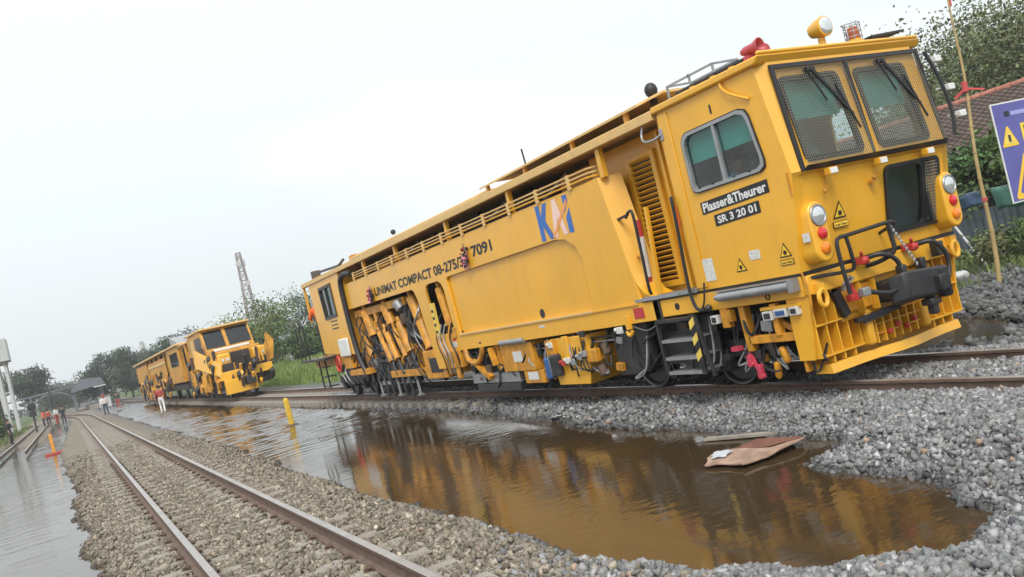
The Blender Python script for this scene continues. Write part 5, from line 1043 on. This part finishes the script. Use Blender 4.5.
def sheet(poly, m_, nm, dz, th=.012):
    poly = [(a_[0]*(1-q)+b_[0]*q+random.gauss(0,.012), a_[1]*(1-q)+b_[1]*q+random.gauss(0,.012)) for a_, b_ in zip(poly, poly[1:]+poly[:1]) for q in (0, .25, .5, .75)]
    mb = MB(); n = len(poly); tri = tessellate_polygon([[Vector((p[0],p[1],0)) for p in poly]])
    mb.add([(p[0],p[1],bz(*p)+dz+th) for p in poly]+[(p[0],p[1],bz(*p)+dz) for p in poly], [tuple(a) for a in tri]+[tuple(i+n for i in reversed(a)) for a in tri]+[(i,(i+1) % n,(i+1) % n+n,i+n) for i in range(n)]); return mb.build(nm, m_, t, smooth=False)
sheet(DB, CARD, 'sheet', 0); sheet([(5.60,6.74),(5.86,6.69),(6.04,6.30),(6.03,6.20),(5.72,6.33)], CARDR, 'red_facing', .016, .006); sheet([(5.28,6.70),(5.40,6.76),(5.52,6.72),(5.50,6.60),(5.36,6.56)], CLOTHW, 'pale_flap', .018, .008)
t = thing('plank', (6.15,7.35,ZW), 'thin grey wet plank lying at the edge of the flood by the ballast', 'plank'); mb = MB(); mb.bar((5.95,7.55,ZW+.02),(6.25,6.75,ZW+.03),.10,.025); mb.build('board', CONC, t)
t = thing('plastic_sheet', (6.45,11.6,-.29), 'crumpled white plastic scrap at the waterline below the machine', 'litter')
mb = MB(); P_ = [(6.45+random.gauss(0,.08),11.6+random.gauss(0,.18),-.29+random.uniform(0,.08)) for _ in range(16)]
for i in range(13): mb.add([P_[i],P_[i+1],P_[i+2]], [(0,1,2)])
mb.build('scrap', WHTS, t, smooth=False)
t = thing('dwarf_signal', (-2.65,85,-.2), 'black round dwarf signal on a slim post by the siding', 'signal'); mb = MB(); mb.cyl((-2.65,85,-.2),(-2.65,85,1.5),.06); mb.build('post', BLKM, t); mb = MB(); mb.lathe((-2.65,85,2.0),(0,-1,0),[(0,.35),(.15,.35)],14); mb.box(-2.9,-2.4,84.8,85,1.2,1.65); mb.build('signal_head', BLK, t)
for (x, y, h, lb_) in ((-4.9,88,4.5,'thin leaning pole on the grass bank by the siding'),(-1.25,104,3.4,'dark short post standing past the end of the siding flood')):
    t = thing('pole', (x,y,-.2), lb_, 'pole'); mb = MB(); mb.cyl((x,y,-.2),(x-.1,y,h),.09,10,.06); mb.build('shaft', BLKM, t); mb = MB(); mb.box(x-.35,x+.15,y-.05,y+.05,h-.4,h-.3); mb.build('crossarm', BLKM, t)
# bamboo pole with red ribbons
t = thing('bamboo_pole', (16.2,10.5,-.3), 'tall thin bamboo pole with red ribbons planted in the rubble beside the banner', 'pole')
bp_ = [Vector((16.2+.66*k/12+.05*math.sin(k), 10.5, -.3+k*(6.3/12))) for k in range(13)]; mb = MB(); mb.tube(bp_, .045, 8, .014); cu_ = mb.build('culm', BAMB, t)
for k in range(1, 12):
    mb = MB(); r = .047-.031*k/12; mb.cyl(bp_[k]-Vector((0,0,.012)), bp_[k]+Vector((0,0,.012)), r+.006, 8); mb.build('node_ring', BAMB, cu_)
for (z0, z1) in ((3.55,3.75),(1.35,1.42),(5.3,5.6)):
    f_ = lambda z: 16.2+.66*(z+.3)/6.3; mb = MB(); mb.cyl((f_(z0),10.5,z0),(f_(z1),10.5,z1),.055 if z0 < 5 else .03,8)
    RIB = MATS.get('ribbon_red') or mat('ribbon_red',(0.45,0.06,0.06),.7); mb.build('ribbon', RIB, t); mb = MB()
for q_ in ([(16.65,10.46,3.62),(16.92,10.3,3.54),(16.9,10.3,3.50),(16.65,10.46,3.58)], [(16.5,10.46,3.62),(16.2,10.5,3.48),(16.24,10.5,3.42),(16.5,10.46,3.56)]):
    mb = MB(); mb.add(q_, [(0,1,2,3)]); mb.build('ribbon', RIB, t)
# banner on two posts
t = thing('banner', (18.9,11.5,-.25), 'purple banner with yellow pictograms on a frame beside the bamboo pole', 'banner')
BN = Vector((18.88,11.5,1.10)); bu = Vector((.985,-.17,0)); bv = Vector((0.0,0,1))
def bq(u0, v0, u1, v1, d): n_ = Vector((-.17,-.985,0)); return [BN+bu*u+bv*v+n_*d for u, v in ((u0,v0),(u1,v0),(u1,v1),(u0,v1))]
mb = MB(); a = bq(0,0,3.6,2.25,0); c_ = bq(0,0,3.6,2.25,.02); mb.add(a+c_, [(0,3,2,1),(4,5,6,7),(0,1,5,4),(1,2,6,5),(2,3,7,6),(3,0,4,7)]); bs = mb.build('banner_sheet', WHT, t)
fq('banner_print', PURP, bq(.03,.03,3.57,2.22,.024), bs)
fq('yellow_box', mat('banner_yellow',(0.80,0.62,0.05),.5), bq(.72,1.30,2.6,1.72,.03), bs); text_on('M', BN+bu*.80+bv*1.36+Vector((-.17,-.985,0))*.034, bu*.30, bv*.30, BLKP, bs, .05)
def warn(u, v, w):
    n_ = Vector((-.17,-.985,0)); T_ = lambda k, d: [BN+bu*(u+w/2+(a-.5)*w*k)+bv*(v+w*.35+(b-.35)*w*k)+n_*d for a, b in ((-.02,0),(.02,-.06),(.98,-.06),(1.02,0),(.56,.9),(.5,.94),(.44,.9))]
    mb = MB(); mb.add(T_(1,.028), [tuple(range(7))]); o = mb.build('warning_pictogram', SGNY, bs, smooth=False); mb = MB(); mb.add(T_(.72,.031), [tuple(range(7))]); mb.build('pictogram_field', PURP if w > .6 else STRY, o, smooth=False)
    mb = MB(); mb.add(bq(u+w*.42,v+w*.16,u+w*.58,v+w*.5,.034), [(0,1,2,3)]); mb.build('pictogram_mark', BLKM, o, smooth=False)
warn(.10,1.28,.46); warn(.16,.12,1.0); fq('white_strip', WHT, bq(.66,.10,1.6,.30,.038), bs); fq('small_logo', BLKP, bq(.34,1.92,.48,2.04,.03), bs); fq('small_caption', mat('banner_lilac',(0.3,0.32,0.62),.5), bq(.52,1.93,1.2,2.02,.03), bs)
for u in (1.9, 3.6):
    mb = MB(); p_ = BN+bu*u; mb.cyl((p_.x,p_.y+.06,-.3),(p_.x,p_.y+.06,3.55),.05,8); mb.build('banner_post', BAMB, t)

# ------------------------------------------------------------------ house, fence, laundry at the right
H = thing('house', (26,17,0), 'low village house with brown tiled roof and red ridge behind the zinc fence', 'house')
mb = MB(); nu, nv = 60, 22; V = []; Fc = []
for i in range(nu*4+1):
    y = 9+i*17/(nu*4)
    for j in range(nv*2):
        r0 = (j//2)/nv if j % 2 == 0 else (j//2+1)/nv; x = 27.2-4.2*r0; z = 4.42-1.95*r0+(.05 if j % 2 else 0)+.025*math.sin(i*math.pi/2); V.append((x,y,z))
w_ = nv*2
for i in range(nu*4):
    for j in range(w_-1): Fc.append((i*w_+j,i*w_+j+1,(i+1)*w_+j+1,(i+1)*w_+j))
mb.add(V, Fc); ro = mb.build('roof', TILE, H, smooth=False)
for k in range(34):
    mb = MB(); y = 9.2+k*.5; mb.lathe((27.2,y,4.42),(0,1,0),[(0,.13),(.45,.11)],10); mb.build('ridge_tile', TILER, ro)
mb = MB(); mb.box(27.2,32,9,26,2.3,4.3); mb.build('roof_back', TILE, H); part('wall', PLAS, (23.6,30,9.5,25.5,-.3,2.65), parent=H, bevel=0); part('gable', PLAS, (23.3,24.8,24.0,25.9,1.2,2.9), parent=H, bevel=0)
for y in (11.2, 14.6, 18.2): part('window', DRK, (23.56,23.62,y,y+1.1,1.0,2.1), parent=H, bevel=0)
part('door', DRK, (23.55,23.62,16.2,17.1,-.2,1.95), parent=H, bevel=0)
Fn = thing('zinc_fence', (22.3,17,-.2), 'low blue grey corrugated zinc fence in front of the tiled house', 'fence')
for k in range(12):
    y0 = 11.5+k*1.0; mb = MB(); n = 20; V = []
    for i in range(n+1):
        y = y0+i*.98/n; x = 22.3+.025*math.sin(i*math.pi/2)+.02*(k % 2); h = 1.15+.12*math.sin(k*2.3); V += [(x,y,-.25),(x,y,h),(x+.006,y,h),(x+.006,y,-.25)]
    Fc = []
    for i in range(n):
        for j in range(4): Fc.append((i*4+j,i*4+(j+1) % 4,(i+1)*4+(j+1) % 4,(i+1)*4+j))
    mb.add(V, Fc); mb.build('zinc_panel', ZINC, Fn, smooth=False)
for k in range(5): part('fence_post', BARK, (22.35,22.45,11.5+k*2.9,11.6+k*2.9,-.3,1.3), parent=Fn, bevel=0)
for (y, w_, h_, m_, lb_) in ((12.9,1.0,.55,CLOTHG,'sea green cloth hung over the line by the zinc fence'),(12.0,.42,.62,CLOTHW,'pale grey garment hung beside the green cloth'),(14.3,1.2,.35,CLOTHB,'blue cloth draped along the line before the zinc fence'),(11.3,.5,.9,CLOTHD,'black garment hung at the end of the laundry line'),(10.4,.6,.8,CLOTHD,'dark garment hung behind the banner post')):
    t = thing('laundry', (21.2,y,1.5), lb_, 'laundry'); mb = MB(); n = 10; V = []
    for i in range(n+1):
        for j in range(6): V.append((21.2+.05*math.sin(i*1.3+j*.4)+.02*j, y-w_/2+w_*i/n, 1.5-h_*j/5+.03*math.sin(i)))
    mb.add(V, [(i*6+j,i*6+j+1,(i+1)*6+j+1,(i+1)*6+j) for i in range(n) for j in range(5)]); o = mb.build('fabric', m_, t); sl_ = o.modifiers.new('thick', 'SOLIDIFY'); sl_.thickness = .012
t = thing('clothes_line', (21.2,12.5,-.2), 'thin clothes line on two sticks in front of the zinc fence', 'clothes line'); mb = MB(); mb.tube([(21.2,9.8,1.55),(21.2,12.5,1.50),(21.2,15.4,1.56)], .008, 5); mb.build('cord', GREY, t)
for y in (9.8, 15.4): mb = MB(); mb.cyl((21.2,y,-.25),(21.2,y,1.6),.03,6); mb.build('stick', BAMB, t)
t = thing('leaning_stick', (19.6,13.0,-.3), 'pale stick leaning against the zinc fence beside the machine', 'stick'); mb = MB(); mb.cyl((19.2,12.6,-.3),(20.6,14.4,1.25),.03,8); mb.build('shaft', CONCW, t)
for (x, y, s_, lb_) in ((10.95,8.2,.20,'single pale boulder on the wet yard beyond the rails'),(17.6,12.3,.16,'grey stone among the weeds by the bamboo pole')):
    V = PROTO[3]*s_*1.9; o = bpy.data.objects.new('boulder', np_mesh('boulder', V, IF, CONCW, smooth=False)); COL.objects.link(o); o.location = (x,y,float(height([x],[y])[0])+s_*.4); tag(o, lb_, 'rock')
    md = o.modifiers.new('round', 'SUBSURF'); md.levels = 2; md.render_levels = 2

# ------------------------------------------------------------------ vegetation
def leaves(n, centres, spread, size, cols, flat=0.5):
    ci = RNG.integers(0, len(centres), n); C_ = centres[ci]+np.clip(RNG.normal(size=(n, 3)), -1.9, 1.9)*spread[ci][:, None]*np.array([1, 1, .75])
    a = RNG.normal(size=(n, 3)); a /= np.linalg.norm(a, axis=1)[:, None]; b = RNG.normal(size=(n, 3)); b -= (b*a).sum(1)[:, None]*a; b /= np.linalg.norm(b, axis=1)[:, None]
    s_ = size*RNG.uniform(.6, 1.3, (n, 1)); a = a*s_; b = b*s_*flat
    V = np.stack([C_-a, C_+b, C_+a, C_-b], 1).reshape(-1, 3)
    c = cols[ci]*RNG.uniform(.75, 1.25, (n, 1))+RNG.normal(0, .006, (n, 3)); return V, np.arange(4*n).reshape(-1, 4), np.repeat(np.clip(c, .01, .5), 4, 0)
def tree(name, loc, h, rx, rz, nclump, nleaf, size, col, label, group=None, trunk=.16, cz=None, cat='tree'):
    t = thing(name, loc, label, cat, group); L_ = Vector(loc); cz = cz or h-rz
    u = RNG.normal(size=(nclump, 3)); u /= np.linalg.norm(u, axis=1)[:, None]; rad = RNG.uniform(.25, .92, (nclump, 1))**.6
    cen = u*rad*np.array([rx, rx, rz])*RNG.uniform(.8, 1.15, (nclump, 1))+np.array([0, 0, cz])
    br = RNG.uniform(.7, 1.35, (nclump, 1)); cols = np.array(col)*br*(1+RNG.normal(0, .06, (nclump, 3)))
    V, F_, C_ = leaves(nleaf, cen, np.full(nclump, rx*.2+.05)*RNG.uniform(.7, 1.4, nclump), size, cols)
    V[:, 2] = np.maximum(V[:, 2], .02)
    me = np_mesh('crown', V, F_, LEAF, smooth=False); set_col(me, C_); o = bpy.data.objects.new('crown', me); COL.objects.link(o); o.parent = t
    mb = MB(); mb.tube([(0,0,-.3),(.05*h*.3,.02*h,h*.3),(0,0,max(.3,cz*.95))], trunk, 8, trunk*.5)
    for k in range(0, nclump, max(1, nclump//16)):
        e = Vector(cen[k]); s0 = Vector((0, 0, min(e.z*.7, cz*.8))); mb.tube([s0, s0.lerp(e, .5)+Vector((0,0,-.05*h)), e], trunk*.35, 5, trunk*.1)
    mb.build('trunk', BARK, t, org=(0,0,0)); return t
G1, G2, G3, G4 = (.075,.115,.04), (.05,.08,.035), (.11,.15,.045), (.06,.085,.055)
tree('broadleaf_tree', (36.3,21,-.2), 9.0, 5.2, 3.9, 110, 60000, .085, (.11,.13,.06), 'large pale green tree rising behind the tiled house roof', trunk=.3)
tree('broadleaf_tree', (29.8,20.5,-.2), 6.2, 2.3, 2.2, 60, 22000, .075, (.105,.125,.06), 'smaller airy tree just behind the windscreen edge of the machine', trunk=.16)
tree('broadleaf_tree', (44,27,-.2), 9.5, 5.0, 4.2, 60, 20000, .12, (.12,.14,.07), 'tree further back past the tiled house', trunk=.3)
tree('shrub', (22.9,14.6,-.25), 3.3, .9, 1.1, 22, 2600, .085, (.075,.12,.045), 'leafy shrub rising over the zinc fence before the tiled house', trunk=.05, cat='shrub')
tree('shrub', (23.0,13.4,-.25), 3.4, 1.0, 1.0, 16, 2000, .10, (.10,.15,.05), 'bright green shrub at the eave of the tiled house above the banner', trunk=.05, cat='shrub')
tree('shrub', (24.4,19.6,-.25), 2.4, 1.1, 1.0, 18, 2200, .09, (.07,.10,.045), 'dark shrub behind the zinc fence at the end of the tiled house', trunk=.05, cat='shrub')
for k, (x, y, h) in enumerate(((16.4,12.6,.75),(17.6,13.4,.9),(18.6,12.2,.85),(19.6,11.6,.95),(15.2,11.9,.5),(20.4,12.6,.9),(14.6,12.6,.5),(18.9,10.6,.6))):
    tree('weed_plant', (x,y,-.25), h, .6, h*.45, 12, 750, .06, (.10,.15,.05) if k % 2 else (.13,.15,.06), ['low weed clump in the rubble near the bamboo pole'][0], 'weeds along the rubble yard', trunk=.015, cat='weed')
bgt = [('broadleaf_tree',(24,96,.3),7.2,4.2,3.0,G2,'dark broad tree behind the grass bank under the lattice mast'),('broadleaf_tree',(17.5,84,.3),6.6,3.4,3.0,G3,'bright green bushy tree just right of the distant regulator'),
       ('broadleaf_tree',(30,88,.3),7.0,3.4,3.0,G1,'mid green tree behind the rear platform of the tamping machine'),('broadleaf_tree',(13.5,120,.1),7.0,3.0,3.0,G4,'greyish tree behind the cab of the distant regulator'),
       ('shrub',(18.5,72,.6),2.6,1.8,1.3,G1,'rounded shrub at the top of the grass bank beside the shed'),('shrub',(22.5,76,.6),2.8,2.0,1.4,G2,'dark shrub at the top of the grass bank behind the shed'),('shrub',(26,70,.6),3.2,2.2,1.5,G1,'wide shrub on the bank near the rear platform'),
       ('broadleaf_tree',(10.5,168,0),9.0,3.2,4.2,G4,'tall hazy tree behind the canopy of the distant tamping machine'),('broadleaf_tree',(6.2,165,0),7.8,3.0,3.6,G4,'round hazy tree to the right of the station canopy'),('broadleaf_tree',(14.5,175,0),8.0,3.0,3.6,G4,'hazy tree near the far mast behind the machines'),
       ('broadleaf_tree',(-5.4,172,0),9.6,3.3,3.2,G4,'big round hazy tree left of the station canopy'),('broadleaf_tree',(-10.5,150,0),5.5,2.2,2.4,G2,'small tree beside the white water tank tower'),('broadleaf_tree',(-1.5,215,0),6.0,4.0,2.4,G4,'low hazy tree behind the arched footbridge'),
       ('broadleaf_tree',(-13.5,165,0),6.0,3,2.6,G4,'hazy tree behind the legs of the water tank tower'),('broadleaf_tree',(19.5,150,0),8.0,3.6,3.6,G4,'hazy tree under the far lattice mast'),('shrub',(-6.8,90,0),2.2,1.8,1.1,G1,'green bush on the grass bank below the water tank'),('broadleaf_tree',(2.5,230,0),6.0,5,2.4,G4,'low hazy tree behind the station canopy')]
for nm, lc, h, rx, rz, col, lb_ in bgt: tree(nm, lc, h, rx, rz, 45, 9000, .13 if lc[1] < 130 else .22, col, lb_, trunk=.18 if nm != 'shrub' else .05, cat='tree' if nm != 'shrub' else 'shrub')
# a far wood along the horizon
cen = np.c_[RNG.uniform(-160, 260, 420), RNG.uniform(260, 330, 420), RNG.uniform(.3, 2.6, 420)]
V, F_, C_ = leaves(9000, cen, np.full(420, 1.3), .8, np.full((420, 3), 1.0)*np.array(G4)*RNG.uniform(.7, 1.2, (420, 1))); me = np_mesh('far_wood', V, F_, LEAF, smooth=False); set_col(me, C_); o = bpy.data.objects.new('far_wood', me); COL.objects.link(o); tag(o, 'hazy belt of trees along the horizon', 'wood', kind='stuff')
# grass blades on the banks
def grass(name, n, x0, x1, y0, y1, hh, cond, col, label):
    P_ = np.c_[RNG.uniform(x0, x1, n), RNG.uniform(y0, y1, n)]; Z = height(P_[:, 0], P_[:, 1]); k = cond(P_[:, 0], P_[:, 1]) & (Z > ZW+.03); P_, Z = P_[k], Z[k]; n = len(P_)
    a = RNG.uniform(0, 6.283, n); w = hh*.14; d = np.c_[np.cos(a), np.sin(a)]*w; h_ = hh*RNG.uniform(.5, 1.3, n); ln = RNG.normal(0, .3, (n, 2))*h_[:, None]
    V = np.stack([np.c_[P_-d, Z-.02], np.c_[P_+d, Z-.02], np.c_[P_+ln, Z+h_]], 1).reshape(-1, 3); C_ = np.repeat(np.array(col)*RNG.uniform(.65, 1.35, (n, 1)), 3, 0)
    me = np_mesh(name, V, np.arange(3*n).reshape(-1, 3), LEAF, smooth=False); set_col(me, C_); o = bpy.data.objects.new(name, me); COL.objects.link(o); tag(o, label, 'grass', kind='stuff')
grass('grass', 26000, 10, 26, 38, 80, .28, lambda x, y: x > 10.4, (.17,.23,.065), 'green grass on the bank behind the tamping machine')
grass('grass', 9000, -16, -3.6, 50, 118, .3, lambda x, y: x < -4.0, (.12,.15,.05), 'green grass on the bank beside the siding')
grass('grass', 7000, 13.6, 22, 10, 17, .22, lambda x, y: (y > 11.0+.25*np.sin(x*3)) & (vnoise(x, y, .8) > -.12), (.12,.16,.055), 'weedy grass around the rubble yard')

# ------------------------------------------------------------------ far structures
t = thing('water_tank_tower', (-6.4,110,-.2), 'white water tank on tall concrete legs at the edge of the grass bank', 'water tower')
part('tank', CONCW, (-9.4,-4.35,108,112,7.6,10.1), parent=t, bevel=.05); part('tank_base', CONC, (-9.2,-4.7,108.2,111.8,7.35,7.6), parent=t)
for (x, w_) in ((-5.0,.28),(-5.9,.5),(-8.6,.28)):
    for y in (108.6,111.4): mb = MB(); mb.bar((x,y,-.3),(x+.1,y,7.4),w_,w_); mb.build('leg', CONCW, t)
mb = MB(); mb.bar((-8.6,108.55,4.2),(-4.9,108.55,4.2),.15,.15); mb.build('brace', CONCW, t)
def lattice(x, y, h, w0, w1, label):
    t = thing('lattice_mast', (x,y,-.2), label, 'mast'); n = 12; C4 = lambda k: [(x+sx*(w0+(w1-w0)*k/n)/2, y+sy*(w0+(w1-w0)*k/n)/2, h*k/n) for sx, sy in ((-1,-1),(1,-1),(1,1),(-1,1))]
    for j in range(4):
        mb = MB(); mb.tube([C4(0)[j], C4(n)[j]], .14, 5); mb.build('mast_leg', LATT, t)
    mb = MB()
    for k in range(n):
        a, b = C4(k), C4(k+1)
        for j in range(4): mb.bar(a[j], b[(j+1) % 4], .09, .09); mb.bar(a[(j+1) % 4], b[j], .09, .09); mb.bar(b[j], b[(j+1) % 4], .12, .12)
    mb.build('lattice_bracing', LATT, t)
    for (k, s_) in ((n*.72, 1),(n*.9, -1)):
        mb = MB(); mb.cyl((x+s_*.6,y-.6,h*k/n),(x+s_*.6,y-.9,h*k/n),.55,12); mb.build('dish_antenna', CONCW, t); mb = MB(); mb.box(x-.9*s_-.15,x-.9*s_+.15,y-.5,y-.3,h*k/n-.8,h*k/n+.8); mb.build('antenna_panel', CONCW, t)
lattice(40.3, 200, 25.6, 3.0, .9, 'tall pale red lattice radio mast rising over the trees'); lattice(24.6, 300, 15.0, 2.2, .8, 'faint far lattice mast above the distant tamping machine canopy')
t = thing('station_canopy', (3.2,150,-.2), 'dark hazy station platform canopy at the end of the tracks', 'canopy')
mb = MB(); mb.plate([(.9,3.1),(2.4,4.6),(5.2,4.3),(5.6,3.3),(5.4,3.2),(1.0,2.9)], [], lambda u, v, w: (u, w, v), 146, 175); mb.build('roof', ROOFD, t); part('roof_fascia', CONCW, (4.0,5.7,145.8,145.95,2.9,3.1), parent=t, bevel=0)
for x in (1.3, 5.1):
    for y in (147, 155, 163): part('column', ROOFD, (x-.12,x+.12,y,y+.25,-.2,3.1), parent=t, bevel=0)
part('platform', CONC, (2.9,6.0,147,178,-.2,.5), parent=t, bevel=0)
t = thing('arched_footbridge', (-1.8,158,-.2), 'dark arched truss crossing the line before the far trees', 'bridge')
mb = MB(); mb.tube([(-1.8+3.0*math.cos(a),158,1.4+2.2*math.sin(a)) for a in [math.pi*i/14 for i in range(15)]], .14, 6); mb.build('arch', ROOFD, t); mb = MB(); mb.tube([(-8,158,3.7),(1.8,158,4.0)], .12, 6); mb.build('girder', ROOFD, t)
for x in (-4.8, 1.2): mb = MB(); mb.cyl((x,158,-.2),(x,158,3.8),.16,8); mb.build('leg', ROOFD, t)
t = thing('concrete_hut', (4.5,132,-.2), 'small pale concrete hut beside the track before the station', 'hut'); part('wall', CONCW, (3.9,5.3,131,134,-.2,1.3), parent=t, bevel=0); part('roof', CONC, (3.8,5.4,130.9,134.1,1.3,1.42), parent=t, bevel=0)
t = thing('shed', (19.5,74,.4), 'low grey shed half hidden on the grass bank behind the tamping machine', 'shed'); part('wall', CONCW, (17.6,23.5,73,76,.3,2.0), parent=t, bevel=0); mb = MB(); mb.add([(17.2,72.4,1.9),(24,72.4,1.9),(24,77,2.9),(17.2,77,2.9),(17.2,72.4,2.0),(24,72.4,2.0),(24,77,3.0),(17.2,77,3.0)], [(0,3,2,1),(4,5,6,7),(0,1,5,4),(1,2,6,5),(2,3,7,6),(3,0,4,7)]); mb.build('roof', ZINC, t); part('opening', DRK, (18.6,20.4,72.95,73.02,.4,1.7), parent=t, bevel=0)
# ------------------------------------------------------------------ haze
def haze():
    mb = MB(); mb.box(-420,520,-90,420,-3.0,27.5); o = mb.build('haze', YEL, org=(0,0,0), smooth=False); o.data.materials.clear()
    m = bpy.data.materials.new('haze_air'); m.use_nodes = True; t = m.node_tree; t.nodes.clear(); ou = t.nodes.new('ShaderNodeOutputMaterial'); pv = t.nodes.new('ShaderNodeVolumePrincipled')
    pv.inputs['Color'].default_value = (.97,.985,1,1); pv.inputs['Density'].default_value = 0.0007; pv.inputs['Anisotropy'].default_value = 0.1; t.links.new(pv.outputs[0], ou.inputs['Volume']); o.data.materials.append(m); tag(o, kind='stuff')
haze()
